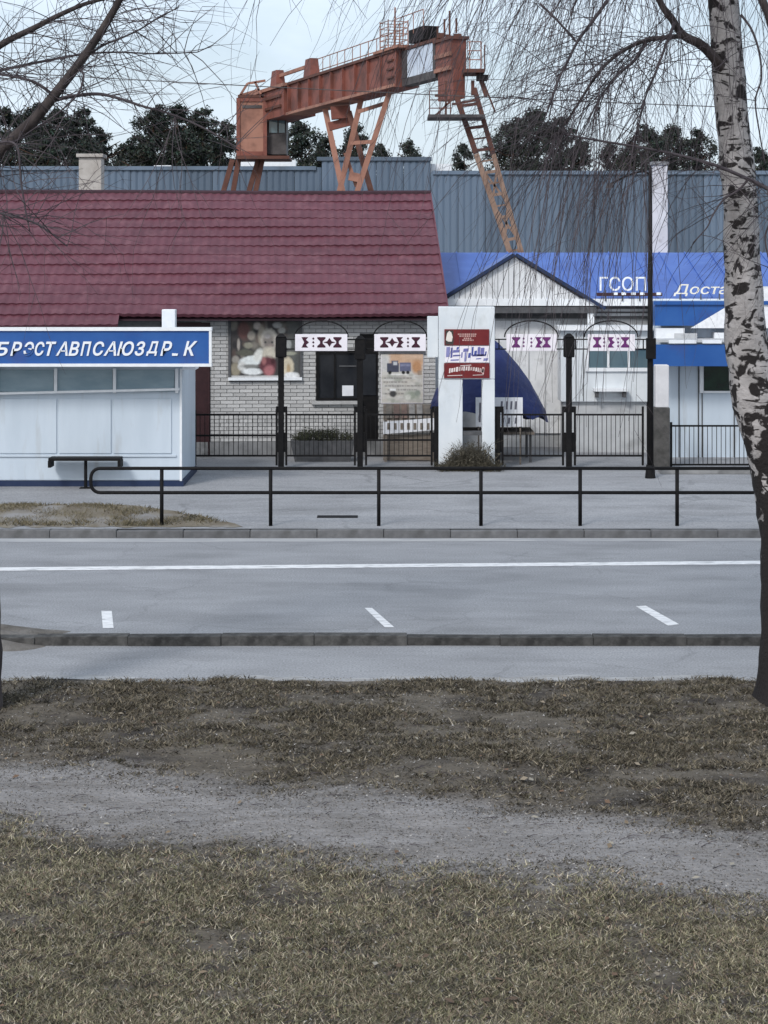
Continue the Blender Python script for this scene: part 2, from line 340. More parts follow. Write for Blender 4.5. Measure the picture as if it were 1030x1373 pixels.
# ------------------------------------------------------------------ the ground
def hgt(x, y):                                          # gentle unevenness of the lawn
    e = min(1, max(0, (18.1 - y) / 1.2))
    return e * (.03 * math.sin(x * .9 + y * .5) + .022 * math.sin(x * 2.1 - y * 1.7 + 1) + .02 * mnoise.noise(Vector((x * 1.9, y * 2.3, 0)))) + .0
MB().quad((-400, -150, -.06), (400, -150, -.06), (400, 900, -.06), (-400, 900, -.06)).build('ground', M['earth']); bpy.data.objects['ground']['kind'] = 'structure'
YA = D(914); YB = D(866); YK = D(846, .12); YC = 27.9      # lawn edge, near kerb front, kerb back, far kerb face
def lawn_edge(x): return YA + .16 * mnoise.noise(Vector((x * 1.1, 3, 0))) + .07 * mnoise.noise(Vector((x * 4.3, 7, 0)))
def grid(name, xs, ysf, zf, m, nr):
    b = MB(); n = len(xs)
    for j in range(nr + 1):
        for x in xs:
            y0, y1 = ysf(x); y = y0 + (y1 - y0) * j / nr; b.v.append((x, y, zf(x, y)))
    for j in range(nr):
        for i in range(n - 1):
            a = j * n + i; b.f.append((a, a + 1, a + 1 + n, a + n)); b.c.append(None)
    return b.build(name, m, smooth=True)
xs = list(np.arange(-11, 11.01, .14))
lawn = grid('lawn', xs, lambda x: (1.5, lawn_edge(x)), lambda x, y: .012 + hgt(x, y), M['lawn'], 110); lawn['kind'] = 'structure'
# the trodden path crosses the lawn at a slant
PA = G(0, 1058); PB = G(1030, 1180)
def path_y(x): t = (x - PA.x) / (PB.x - PA.x); return PA.y + (PB.y - PA.y) * t + .12 * math.sin(x * 1.1)
def path_band(x):
    c = path_y(x); a = .80 + .12 * mnoise.noise(Vector((x * 1.3, 0, 5))) + .06 * mnoise.noise(Vector((x * 6, 0, 1)))
    bb = .62 + .12 * mnoise.noise(Vector((x * 1.2, 9, 5))) + .06 * mnoise.noise(Vector((x * 6, 4, 1)))
    return c - bb, c + a
pth = grid('path', list(np.arange(-11, 11.01, .07)), path_band, lambda x, y: .0185 - .012 * min(1, abs((y - sum(path_band(x)) / 2) / ((path_band(x)[1] - path_band(x)[0]) / 2)) ** 6) + hgt(x, y), M['lawn'], 14); pth['kind'] = 'structure'
foot = MB().quad((-60, 17.6, 0), (60, 17.6, 0), (60, YK + .05, 0), (-60, YK + .05, 0)).build('footway', M['footway']); foot['kind'] = 'structure'
road = MB().quad((-90, YK + .05, 0), (90, YK + .05, 0), (90, YC + .1, 0), (-90, YC + .1, 0)).build('road', M['asphalt']); road['kind'] = 'structure'
pav = MB().quad((-90, YC + .14, ZF), (90, YC + .14, ZF), (90, 62, ZF), (-90, 62, ZF)).build('pavement', M['pave']); pav['kind'] = 'structure'
silt = grid('silt', list(np.arange(-9, 9.01, .06)), lambda x: (lawn_edge(x) - .15, lawn_edge(x) + .12 + .22 * max(0, .35 + mnoise.noise(Vector((x * .9, 20, 0)))) + .07 * mnoise.noise(Vector((x * 5, 21, 0)))), lambda x, y: .004, mat('pale_silt', (.40, .40, .405), (.25, .245, .24), 5, .95, .5, 40, (.5, 1.5, 1), c3=(.13, .12, .105), scale3=3, lo3=.55, hi3=.7), 3); silt.parent = foot
# painted lines
b = MB(); n = 40
for i in range(n):
    px0, px1 = -60 + i * 29, -60 + (i + 1) * 29
    r = lambda px: 763 - 9 * px / 1030
    b.quad(G(px0, r(px0) + 2.3, .004), G(px1, r(px1) + 2.3, .004), G(px1, r(px1) - 2.3, .004), G(px0, r(px0) - 2.3, .004))
b.build('lane_line', M['paint'], road)
for a, c, e, f in (((136, 819), (150, 819), (152.5, 842), (138, 842)), ((489, 815), (499, 815), (529, 841), (516, 841)), ((853, 813), (866, 812), (911, 837), (896, 839))):
    MB().quad(G(*f, .004), G(*e, .004), G(*c, .004), G(*a, .004)).build('bay_line', M['paint'], road)
MB().quad(G(-60, 727, .003), G(1100, 725, .003), G(1100, 721.5, .003), G(-60, 722, .003)).build('edge_sand', mat('pale_sand', (.42, .42, .42), (.3, .305, .32), 2.5, .95, stretch=(.4, 2, 1), lo=.4, hi=.6), road)
# kerbs, stone by stone
kb = thing('kerb', None, None, (0, YB, 0), kind='structure')
st = MB().box(0, .998, 0, YK - YB - .02, -.03, .11).build('kerb_stone', M['kerb'], bevel=.008); st.parent = kb
x = -4.75
for i in range(13):
    o = st if i == 0 else st.copy()
    if i: col.objects.link(o); o.parent = kb
    o.location = (x, random.uniform(-.015, .015), random.uniform(-.022, .0)); o.rotation_euler = (0, random.uniform(-.008, .008), random.uniform(-.008, .008)); x += 1.0
kf = thing('kerb', None, None, (0, YC, 0), kind='structure')
st = MB().box(0, .994, 0, .145, -.03, .123).build('kerb_stone', M['kerbfar'], bevel=.012); st.parent = kf
for i in range(22):
    o = st if i == 0 else st.copy()
    if i: col.objects.link(o); o.parent = kf
    o.location = (-11 + i, random.uniform(-.012, .012), random.uniform(-.018, .0)); o.rotation_euler = (0, random.uniform(-.007, .007), random.uniform(-.006, .006))
# soil washed over the end of the near kerb
b = MB(); nx, ny = 70, 16
for j in range(ny + 1):
    for i in range(nx + 1):
        x = -9 + i * (9 - 2.55) / nx; v = j / ny; y = D(874) + (D(841) - D(874)) * v
        e = min(1, max(0, (-3.35 - x + .45 * mnoise.noise(Vector((y * 5, x * 1.5, 4)))) / 1.1)); hh = .135 * math.sin(math.pi * v) ** .55 * e + .06 * mnoise.noise(Vector((x * 3, y * 5, 2))) * e * math.sin(math.pi * v)
        b.v.append((x, y + .08 * mnoise.noise(Vector((x * 2, 1, v))), .004 + hh - (1 - e) * .03))
for j in range(ny):
    for i in range(nx):
        a = j * (nx + 1) + i; b.f.append((a, a + 1, a + nx + 2, a + nx + 1)); b.c.append(None)
o = b.build('soil_bank', mat('dusty_soil', (.19, .178, .165), (.135, .122, .11), 3, .95, .7, 25, c3=(.085, .076, .066), scale3=2.2, lo3=.5, hi3=.7, bdist=.03), smooth=True); o['kind'] = 'structure'
# brown verge behind the far kerb
b = MB(); nx = 60
for i in range(nx + 1):
    px = -260 + i * 585 / nx; t = max(0, (px - 120) / 205)
    for v in range(5):
        py = 707 - (31 * (1 - t ** 2) + 4 * mnoise.noise(Vector((px * .04, 2, 0)))) * v / 4 - 3 * mnoise.noise(Vector((px * .05, v, 9)))
        p = G(px, py, ZF); b.v.append((p.x, p.y, ZF + .006 + (.03 * (1 - t) if 0 < v < 4 else 0)))
for i in range(nx):
    for v in range(4): a = i * 5 + v; b.f.append((a, a + 5, a + 6, a + 1)); b.c.append(None)
o = b.build('verge', mat('verge_soil', (.14, .115, .082), (.2, .175, .135), 3, .95, .7, 25, (1, .5, 1), c3=(.26, .25, .245), scale3=1.2, lo3=.5, hi3=.66, bdist=.03), smooth=True); o['kind'] = 'structure'

# grass blades, twiggy litter and fallen leaves
def blades(name, pts, hmin, hmax, cols, wid, label, lean=.6):
    n = len(pts); pts = np.array(pts); fac = pts[:, 3] if pts.shape[1] > 3 else np.ones(n); pts = pts[:, :3]; h = rng.uniform(hmin, hmax, n); a = rng.uniform(0, 2 * math.pi, n); ln = rng.uniform(.1, lean, n) * h * 2.2
    wv = np.stack([np.cos(a), np.sin(a), np.zeros(n)], 1) * (wid * rng.uniform(.6, 1.4, n))[:, None]
    b2 = rng.uniform(0, 2 * math.pi, n); tip = pts + np.stack([np.cos(b2) * ln, np.sin(b2) * ln, h], 1)
    v = np.empty((n * 3, 3)); v[0::3] = pts - wv; v[1::3] = pts + wv; v[2::3] = tip
    me = bpy.data.meshes.new(name); me.vertices.add(n * 3); me.vertices.foreach_set('co', v.ravel())
    me.loops.add(n * 3); me.loops.foreach_set('vertex_index', np.arange(n * 3)); me.polygons.add(n)
    me.polygons.foreach_set('loop_start', np.arange(n) * 3); me.polygons.foreach_set('loop_total', np.full(n, 3))
    ca = me.color_attributes.new('Col', 'FLOAT_COLOR', 'POINT')
    cc = np.array(cols)[rng.integers(0, len(cols), n)] * (fac * rng.uniform(.7, 1.3, n))[:, None]
    cv = np.ones((n * 3, 4)); cv[:, :3] = np.repeat(cc, 3, 0); ca.data.foreach_set('color', cv.ravel())
    me.materials.append(M['grass']); me.update(); me.validate()
    o = bpy.data.objects.new(name, me); col.objects.link(o); return tag(o, label, 'grass', kind='stuff')
def scatter(n, y0, y1, keep, clump=14, sd=.028, lift=0):
    r = []
    while len(r) < n:
        y = random.uniform(y0, y1); hw = .212 * y + .5; x = random.uniform(-hw, hw)
        if random.random() < keep(x, y):
            f = random.choice((.28, .45, .7, .85, 1.0, 1.15, 1.45))
            for k in range(clump):
                a, c = x + random.gauss(0, sd * 1.5), y + random.gauss(0, sd); r.append((a, c, .011 + lift + hgt(a, c), f))
    return r
def scatter_flat(n, y0, y1, keep):
    r = []
    while len(r) < n:
        y = random.uniform(y0, y1); hw = .212 * y + .5; x = random.uniform(-hw, hw)
        if random.random() < keep(x, y): r.append((x, y, .008 + hgt(x, y)))
    return r
def patch(x, y, s, o): return mnoise.noise(Vector((x * s, y * s, o)))
def k_near(x, y):
    a, c = path_band(x); d = a - y
    if d < -.35: return 0
    return min(1, max(.03, .14 + d * .8)) * min(1, max(.04, .62 + 1.1 * patch(x, y, 1.6, 3) + .5 * patch(x, y, 5, 8)))
def k_far(x, y):
    a, c = path_band(x)
    if y < c - .4 or y > lawn_edge(x) + .05: return 0
    return min(1, max(.03, .12 + (y - c) * .6)) * min(1, max(.02, .42 + 1.3 * patch(x, y * 1.8, 1.1, 13) + .5 * patch(x, y, 4, 8)))
gn = [(.27, .24, .15), (.205, .195, .112), (.15, .145, .085), (.32, .28, .195), (.39, .345, .26), (.09, .085, .058), (.26, .195, .145), (.18, .15, .11)]
gf = [(.14, .115, .078), (.10, .083, .058), (.18, .152, .108), (.065, .055, .042), (.22, .19, .145), (.09, .082, .052)]
blades('lawn_grass', scatter(300000, 8.6, 14.8, k_near, 18, .03), .006, .034, gn, .0042, 'short dry green and straw grass in the foreground below the path', 1.2)
blades('worn_grass', scatter(90000, 12.2, 18.7, k_far), .008, .04, gf, .006, 'thin brown worn grass between the path and the footway', 1.3)
def k_bare(x, y):
    a, c = path_band(x); return 1 if a - .3 < y < c + .3 else .45
blades('soil_crumbs', scatter(90000, 9, 18.4, k_bare, 3, .03, .005), .002, .011, [(.12, .105, .085), (.18, .162, .14), (.24, .225, .21), (.07, .06, .05), (.28, .265, .25), (.14, .12, .095)], .0075, 'loose soil crumbs and grit over the muddy path', 1.6)['category'] = 'soil'
vp = []
while len(vp) < 9000:
    px = random.uniform(-40, 330); py = random.uniform(676, 706); t = max(0, (px - 120) / 205)
    if 707 - py < 30 * (1 - t ** 2) and random.random() < (.35 + 1.2 * patch(px * .02, py * .1, 1, 4)) * (1 - .7 * t): p = G(px, py, ZF); vp.append((p.x, p.y, ZF + .01))
blades('verge_grass', vp, .02, .07, [(.17, .14, .088), (.13, .11, .07), (.21, .18, .12), (.1, .09, .055)], .008, 'brown dead grass on the verge in front of the white kiosk', .9)
b = MB()
for i in range(330):
    y = random.uniform(9, 18.3); x = random.uniform(-.215 * y, .215 * y); a = random.uniform(0, 6.28); s = random.uniform(.012, .035); z = .03 + hgt(x, y)
    c = random.choice([(.2, .15, .1), (.14, .09, .06), (.24, .2, .15), (.1, .07, .05), (.3, .27, .22)]); u = Vector((math.cos(a), math.sin(a), random.uniform(-.25, .25))) * s; v = Vector((-math.sin(a), math.cos(a), random.uniform(-.5, .5))) * s * .6
    p = Vector((x, y, z + .01)); b.quad(p - u, p - v * .9 + Vector((0, 0, .006)), p + u, p + v, c=c)
tag(b.build('leaf_litter', M['grass']), 'scattered dead brown leaves on the lawn and muddy path', 'leaves', kind='stuff')
b = MB()
for i in range(420):
    y = random.uniform(9.2, 18.2); x = random.uniform(-.215 * y, .215 * y); a = random.uniform(-.7, .7); l = random.uniform(.03, .12); p = Vector((x, y, .022 + hgt(x, y))); q = Vector((x + math.cos(a) * l, y + math.sin(a) * l, .026 + hgt(x, y) + random.uniform(0, .015)))
    b.tube([p, (p + q) / 2 + Vector((0, random.uniform(-.01, .01), .006)), q], [.003, .0028, .0015], 3)
tag(b.build('twig_litter', M['twig']), 'small dark fallen twigs strewn over the lawn', 'twigs', kind='stuff')

# ------------------------------------------------------------------ the warehouse and the wood behind
WZ = 82.0
t = thing('warehouse', 'long blue-grey warehouse of ribbed sheets behind the crane', 'warehouse', (0, WZ, 0))
def top_at(px): return 226 if px < 425 else (213 if px < 580 else 232)
MB().box(X(-350, WZ), X(1400, WZ), WZ + .35, WZ + 18, 0, Zh(236, WZ)).build('hall', M['steel'], t)
b = MB(); W = 1.2; N = 12
for i in range(N + 1):
    u = i / N; yy = -.05 if (i % 3 == 1) else (.0 if i % 3 == 0 else -.05)
    for z in (0, 1): b.v.append((u * (W - .015), yy, z))
for i in range(N): b.f.append((2 * i, 2 * i + 2, 2 * i + 3, 2 * i + 1)); b.c.append(None)
sh = None; x = X(-300, WZ); k = 0
while x < X(1340, WZ):
    px = CX + (x + .6) / WZ * F
    if sh is None: sh = b.build('cladding_sheet', M['sheet']); o = sh
    else: o = sh.copy(); col.objects.link(o)
    o.parent = t; o.location = (x, .02 * (k % 2) , 0); o.scale = (1, 1, Zh(top_at(px), WZ) + random.uniform(-.06, .06)); x += W; k += 1
for px0, px1, y0, y1 in ((-300, 424, 223, 228), (425, 579, 210.5, 215.5), (580, 1340, 229, 234)):
    MB().box(X(px0, WZ), X(px1, WZ), WZ - .12, WZ + .3, Zh(y1, WZ), Zh(y0, WZ)).build('coping', M['sheet'], t)
for px0, px1, yt in ((322, 340, 214), (352, 396, 214), (205, 228, 221), (578, 606, 219)):
    MB().box(X(px0, WZ), X(px1, WZ), WZ + .4, WZ + 1.2, Zh(238, WZ), Zh(yt, WZ)).build('roof_vent', M['trim'], t)

def pine_variant(seed):
    r = random.Random(seed); b = MB(); n0 = 0
    for c in range(r.randint(120, 140)):
        zc = r.uniform(.42, 1.0); rr = min(1, (1.03 - zc) / .42) ** .75 * r.uniform(.1, 1.1)
        a = r.uniform(0, 6.28); cx, cy, cz = math.cos(a) * rr * .21, math.sin(a) * rr * .21, zc; sz = r.uniform(.022, .05) * (1.15 - .45 * max(0, zc - .6) / .4); br = r.uniform(.6, 1.35)
        g = (.030 * br, .037 * br, .031 * br) if r.random() < .8 else (.042 * br, .046 * br, .036 * br)
        for k in range(85):
            d = Vector((r.gauss(0, 1), r.gauss(0, 1), r.gauss(0, .6))); d = d.normalized() * sz * r.uniform(.3, 1.15)
            p = Vector((cx, cy, cz)) + d; u = Vector((r.gauss(0, 1), r.gauss(0, 1), r.gauss(0, 1))).normalized() * r.uniform(.005, .012); v = Vector((r.gauss(0, 1), r.gauss(0, 1), r.gauss(0, 1) + .6)).normalized() * r.uniform(.005, .012)
            b.quad(p - u, p + u, p + v, c=tuple(x * r.uniform(.8, 1.25) for x in g))
    tr = MB().tube([(0, 0, 0), (.01, 0, .4), (0, .01, .8), (0, 0, .97)], [.016, .012, .007, .002], 6)
    for k in range(9):
        z = r.uniform(.45, .9); a = r.uniform(0, 6.28); tr.tube([(0, 0, z), (math.cos(a) * .13, math.sin(a) * .13, z + .05)], [.005, .0015], 4)
    return b, tr
pv = []
PL = {108: 'dark pine directly behind the pale square chimney', 372: 'dark pine seen beside the dark side of the crane cab', 872: 'dark pine directly behind the whitewashed concrete mast', 168: 'low pine in the gap between taller pines beyond the pale chimney', 622: 'small pine between the crane girder and its ladder leg', 478: 'dark pine showing between the splayed crane legs'}
def pine(px, py, Z, wide, lab, i):
    lab = PL.get(px, lab)
    root = thing('pine_tree', lab, 'tree', (X(px, Z), Z, -.05), random.uniform(0, 6.28), 'pines behind the warehouse')
    hgt_ = Zh(py, Z) + .05; s = (hgt_ * wide, hgt_ * wide, hgt_)
    if len(pv) < 5:
        cb, tb = pine_variant(100 + len(pv)); c = cb.build('crown', M['pine']); tr = tb.build('trunk', M['pinebark'], smooth=True); pv.append((c, tr)); first = True
    else: c, tr = pv[i % 5]; c = c.copy(); tr = tr.copy(); col.objects.link(c); col.objects.link(tr)
    for o in (c, tr): o.parent = root; o.scale = s
for i, (px, py, Z, wd) in enumerate([(8, 148, 108, 1.1), (42, 140, 112, 1.1), (78, 150, 106, 1.0), (108, 150, 110, 1.0), (136, 176, 112, .9), (168, 196, 116, .9), (206, 142, 106, 1.0), (238, 145, 112, 1.2), (272, 150, 105, 1.0), (300, 165, 110, 1.0), (120, 190, 104, 1.1), (60, 180, 103, 1.2), (250, 180, 103, 1.2), (190, 185, 104, 1.0)]):
    pine(px, py, Z, wd, 'dark pine rising over the warehouse roof beyond the burgundy-roofed building', i)
for i, (px, py, Z, wd) in enumerate([(372, 168, 108, 1.0), (404, 160, 112, 1.0), (436, 186, 110, .9), (478, 172, 112, .9), (548, 190, 118, .8), (512, 196, 114, .8)]):
    pine(px, py, Z, wd, 'dark pine seen through and beside the orange crane legs and cab', i)
for i, (px, py, Z, wd) in enumerate([(622, 196, 112, .8), (690, 158, 106, 1.0), (718, 150, 110, 1.1), (752, 162, 105, 1.0), (776, 188, 112, .9), (815, 196, 114, .9), (872, 168, 106, 1.0), (902, 172, 110, 1.0), (934, 178, 108, 1.0), (846, 190, 112, .8), (975, 205, 110, .9), (1022, 198, 112, .9)]):
    pine(px, py, Z, wd, 'dark pine over the warehouse beyond the blue-roofed pavilion', i)

# ------------------------------------------------------------------ gantry crane
A = Vector((2.25, 56.8, 0)); Bp = Vector((-4.2, 75.0, 0)); dv = (Bp - A).normalized(); ev = Vector((-dv.y, dv.x, 0))     # ev: towards the left and the camera
def C(s, tt, z): p = A + dv * s + ev * tt; return Vector((p.x, p.y, z))
def S(px): k = (px - CX) / F; return (k * A.y - A.x) / (dv.x - k * dv.y)     # place along the girder under a photo column
cr_ = thing('gantry_crane', 'tall rusty orange gantry crane with cab standing behind the burgundy-roofed building', 'crane', (A.x, A.y, 0))
def cbox(s0, s1, t0, t1, z0, z1): return MB().hexa([C(s0, t0, z0), C(s1, t0, z0), C(s1, t1, z0), C(s0, t1, z0)], [C(s0, t0, z1), C(s1, t0, z1), C(s1, t1, z1), C(s0, t1, z1)])
sE = S(545); sL = S(398); zb, zt = 10.0, 11.05
g = cbox(sE, sL, -.35, .35, zb, zt).build('girder', M['rust'], cr_, fix=True)
for z0, z1 in ((zb - .1, zb - .002), (zt + .002, zt + .1)): cbox(sE + .0, sL, -.45, .45, z0, z1).build('flange', M['rustdark'] if z1 > zb + .5 else M['rustpale'], g, fix=True)
for k in range(9):
    s = sE + 1.3 + k * (sL - sE - 1.6) / 8; cbox(s, s + .05, .352, .46, zb + .03, zt - .03).build('stiffener', M['rust'], g, fix=True)
# flared end plate beside the panel frame
MB().hexa([C(sE - .1, -.4, zb - .12), C(sE + 5.0, -.4, zb - .12), C(sE + 5.0, .4, zb - .12), C(sE - .1, .4, zb - .12)], [C(sE - .1, -.4, zt + .06), C(sE + .7, -.4, zt + .06), C(sE + .7, .4, zt + .06), C(sE - .1, .4, zt + .06)]).build('end_plate', M['rust'], cr_, fix=True)
for k in range(4): cbox(sE + .1, sE + .7, .402, .46, zb + .2 + k * .28, zb + .26 + k * .28).build('rung', M['rustdark'], cr_, fix=True)
cbox(sE - .5, sE + 1.9, -.5, .5, zt + .08, zt + .17).build('landing', M['rustpale'], cr_, fix=True)
# open frame with its pale panel
sR = S(592)
cbox(sR, sE - .12, -.2, .2, zt + .0, zt + .1).build('frame_beam', M['rustdark'], cr_, fix=True)
cbox(sR, sE - .12, -.2, .2, zb - .1, zb + .14).build('frame_beam', M['steel'], cr_, fix=True)
cbox(sE - .5, sE - .12, -.21, .21, zb + .15, zt - .01).build('frame_post', M['steel'], cr_, fix=True)
cbox(sR, sR + .22, -.21, .21, zb + .15, zt - .01).build('frame_post', M['steel'], cr_, fix=True)
cbox(sR + .24, sE - .52, .12, .16, zb + .15, zt - .02).build('panel', mat('pale_panel', (.62, .68, .76), (.5, .56, .66), 1.2, .5), cr_, fix=True)
# near end block, bracket and gear
sN = S(613)
cbox(sN, sR - .01, -.3, .2, zb + .05, zt - .1).build('end_block', M['rust'], cr_, fix=True)
cbox(sN - .1, sR + .1, -.36, .26, zt - .098, zt + .0).build('end_cap', M['rustdark'], cr_, fix=True)
cbox(sN - .05, sR - .05, .202, .26, zb + .45, zb + .58).build('rib', M['rustpale'], cr_, fix=True)
cbox(sN - .05, sR - .05, .202, .28, zb + .02, zb + .14).build('rib', M['rustpale'], cr_, fix=True)
cbox(sN - .1, sN + 1.2, -.22, .16, zb - .85, zb + .04).build('bracket', M['rust'], cr_, fix=True)
s0 = S(556); s1 = S(576); cbox(s1, s0, -.25, .2, zt + .17, zt + .6).build('motor_box', M['black'], cr_, fix=True)
for px, hh in ((603, .75), (612, .45), (587, .4), (596, .55)): MB().tube([C(S(px), 0, zt + .1), C(S(px), 0, zt + .1 + hh)], .035, 6).build('mast', M['rustdark'], cr_)
# ladder cage on the landing
b = MB()
for tt in (-.35, .35):
    for ds in (-.4, .4): b.tube([C(sE + 1.2 + ds, tt, zt + .17), C(sE + 1.2 + ds, tt, zt + 1.15)], .022, 5)
for k in range(5):
    z = zt + .3 + k * .2; b.tube([C(sE + .8, -.35, z), C(sE + 1.6, -.35, z), C(sE + 1.6, .35, z), C(sE + .8, .35, z), C(sE + .8, -.35, z)], .017, 4)
b.tube([C(sE + 1.1, 0, zt + .17), C(sE + 1.1, 0, zt + 1.6)], .03, 5)
b.build('ladder_cage', M['rustpale'], cr_)
# walkway rail on top of the girder
b = MB(); sA = sE + 1.7; n = 13
for k in range(n): s = sA + (sL - sA) * k / (n - 1); b.tube([C(s, -.5, zt + .1), C(s, -.5, zt + .95)], .02, 4)
for z in (.5, .95): b.tube([C(sA, -.5, zt + z), C(sL, -.5, zt + z)], .02, 4)
b.build('walkway_rail', M['rustpale'], cr_)
b = MB()
for k in range(4): s = sE - .2 - k * .9; b.tube([C(s, .5, zt + .35), C(s, .5, zt + 1.0)], .018, 4)
b.tube([C(sE - .2, .5, zt + 1.0), C(sE - 2.9, .5, zt + 1.0)], .018, 4); b.build('walkway_rail', M['rustpale'], cr_)
# far end: cross beam, winch supports, cab
sF = S(352)
MB().hexa([C(sL + .1, -.8, zb - .1), C(sF, -.8, zb - .1), C(sF, .5, zb - .1), C(sL + .1, .5, zb - .1)], [C(sL + .1, -.8, zt - .05), C(sF, -.8, zt - .05), C(sF, .5, zt - .05), C(sL + .1, .5, zt - .05)]).build('end_beam', M['rust'], cr_, fix=True)
cbox(sL - .2, sF + .2, -.9, .6, zt - .03, zt + .1).build('end_deck', M['rustpale'], cr_, fix=True)
for z in (zb + .25, zb + .65): cbox(sL + .4, sF, .502, .58, z, z + .1).build('rib', M['rustdark'], cr_, fix=True)
for px0, px1 in ((368, 377), (413, 423)):
    a0, a1 = S(px1), S(px0); MB().hexa([C(a0, -.2, zt + .1), C(a1, -.2, zt + .1), C(a1, .2, zt + .1), C(a0, .2, zt + .1)], [C(a0 + .15, -.15, zt + .85), C(a1 - .15, -.15, zt + .85), C(a1 - .15, .15, zt + .85), C(a0 + .15, .15, zt + .85)]).build('winch_support', M['rust'], cr_, fix=True)
cbox(S(418), S(373), -.05, .05, zt + .55, zt + .68).build('winch_beam', M['rustpale'], cr_, fix=True)
CZ = 75.0
def pbox(px0, px1, py0, py1, z0, z1): return MB().box(X(px0, z0), X(px1, z0), z0, z1, Zh(py1, z0), Zh(py0, z0))
cab = pbox(318, 357, 132, 208, CZ, CZ + 1.9).build('cab', M['rustpale'], cr_, bevel=.04)
for q in (((317, 322, 131, 209)), ((353, 358, 131, 209)), ((322.5, 352.5, 131, 136)), ((322.5, 352.5, 203, 208.5))): pbox(*q, CZ - .05, CZ - .003).build('cab_frame', M['rust'], cab)
pbox(325, 351, 141, 145, CZ - .03, CZ - .002).build('slot', M['steel'], cab)
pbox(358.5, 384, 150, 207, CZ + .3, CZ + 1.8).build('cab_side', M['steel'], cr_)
pbox(361, 372, 156, 178, CZ + .25, CZ + .297).build('cab_window', M['glass'], cr_); pbox(374, 382, 156, 178, CZ + .25, CZ + .297).build('cab_window', M['glass'], cr_)
pbox(316, 388, 208.6, 213, CZ - .2, CZ + 2).build('cab_floor', M['rustdark'], cr_)
pbox(319, 350, 127, 131.5, CZ - .05, CZ + 2).build('cab_roof', M['rustdark'], cr_)
b = MB()
for p, q in (((322, 128), (332, 112)), ((350, 126), (342, 110)), ((332, 112), (356, 108)), ((322, 128), (348, 120))): b.bar(P(*p, CZ + .3), P(*q, CZ + .3), .09)
b.build('cab_hanger', M['rustpale'], cr_)
for pts in (((312, 214), (300, 256)), ((320, 214), (313, 256)), ((347, 213), (334, 256)), ((352, 213), (343, 256))):
    p, q = P(*pts[0], CZ + .6), P(*pts[1], CZ + .6); d = (q - p) / (p.z - q.z); MB().bar(p, p + d * p.z, .2).build('rear_leg', M['rustdark'], cr_)
# main A-frame legs
def leg(p, q, Zt, Zb, wv, name, m):
    a = P(*p, Zt); yb = D(0 + CY + H * F / Zb, 0)
    k = (CY + H * F / Zb - p[1]) / (q[1] - p[1]); px = p[0] + (q[0] - p[0]) * k
    f = Vector((X(px, Zb), Zb, 0)); MB().bar(a, f, wv).build(name, m, cr_); return a, f
L1 = leg((436, 146), (459, 254), 68.8, 67.5, .2, 'leg', M['rustpale']); L2 = leg((468, 150), (497, 254), 66.8, 65.0, .2, 'leg', M['rustdark'])
L3 = leg((487, 122), (456, 254), 65.4, 66.5, .19, 'leg', M['rustpale']); L4 = leg((525, 116), (480, 254), 62.2, 64.0, .18, 'leg', M['rustpale'])
def br(p, q, Z, w=.13, m='rustpale'): MB().bar(P(*p, Z), P(*q, Z), w).build('brace', M[m], cr_)
br((480, 150), (518, 138), 64.6); br((441, 170), (468, 163), 67.5, .3, 'rust'); br((470, 192), (500, 190), 65); br((468, 236), (488, 240), 65.5, .3); br((463, 205), (478, 250), 65.8); br((444, 152), (470, 150), 67.4, .45, 'rust')
# ladder leg at the near end
def rl(px, py): return P(px, py, 56.2)
r0a, r0b = (611, 126), (650, 240); r1a, r1b = (636, 118), (671, 240)
def ext(p, q, y): k = (y - p[1]) / (q[1] - p[1]); return (p[0] + (q[0] - p[0]) * k, y)
yg = CY + H * F / 56.2
M['tan'] = mat('pale_tan_paint', (.30, .20, .15), (.23, .15, .11), 2, .7, c3=(.15, .085, .06), scale3=1.8, lo3=.5, hi3=.72)
for ra, rb_, wv in ((r0a, r0b, .16), (r1a, r1b, .14)):
    MB().bar(rl(*ra), rl(*ext(ra, rb_, 206)), wv).build('upper_leg', M['rustdark'], cr_); MB().bar(rl(*ext(ra, rb_, 206.5)), rl(*ext(ra, rb_, yg)), wv).build('lower_leg', M['tan'], cr_)
for k in range(20):
    y = 142 + k * 15; MB().bar(rl(*ext(r0a, r0b, y)), rl(*ext(r1a, r1b, y - 3)), .05 if k % 2 else .09).build('rung', M['tan'] if y > 205 else M['rustdark'], cr_)
for k in range(4):
    y = 225 + k * 50; MB().bar(rl(*ext(r0a, r0b, y)), rl(*ext(r1a, r1b, y + 45)), .06).build('brace', M['tan'], cr_); MB().bar(rl(*ext(r1a, r1b, y)), rl(*ext(r0a, r0b, y + 45)), .06).build('brace', M['tan'], cr_)
MB().box(X(574, 55.8), X(650, 55.8), 55.5, 56.9, Zh(159, 56), Zh(155, 56)).build('platform', M['steel'], cr_)
b = MB()
for px in (576, 590, 604): b.tube([P(px, 156, 55.6), P(px, 122, 55.6)], .022, 4)
for py in (122, 134, 145): b.tube([P(576, py, 55.6), P(606, py, 55.6)], .02, 4)
b.build('platform_rail', M['rustdark'], cr_)
b = MB()
for px in (630, 645): b.tube([P(px, 92, 55.9), P(px, 56, 55.9)], .022, 4)
for py in (56, 68, 80): b.tube([P(627, py, 55.9), P(646, py, 55.9)], .02, 4)
b.build('platform_rail', M['rustpale'], cr_)
pbox(622, 650, 92, 97, 55.8, 57).build('platform', M['rustdark'], cr_); pbox(640, 655, 100, 106, 55.9, 56.6).build('lamp', M['black'], cr_)
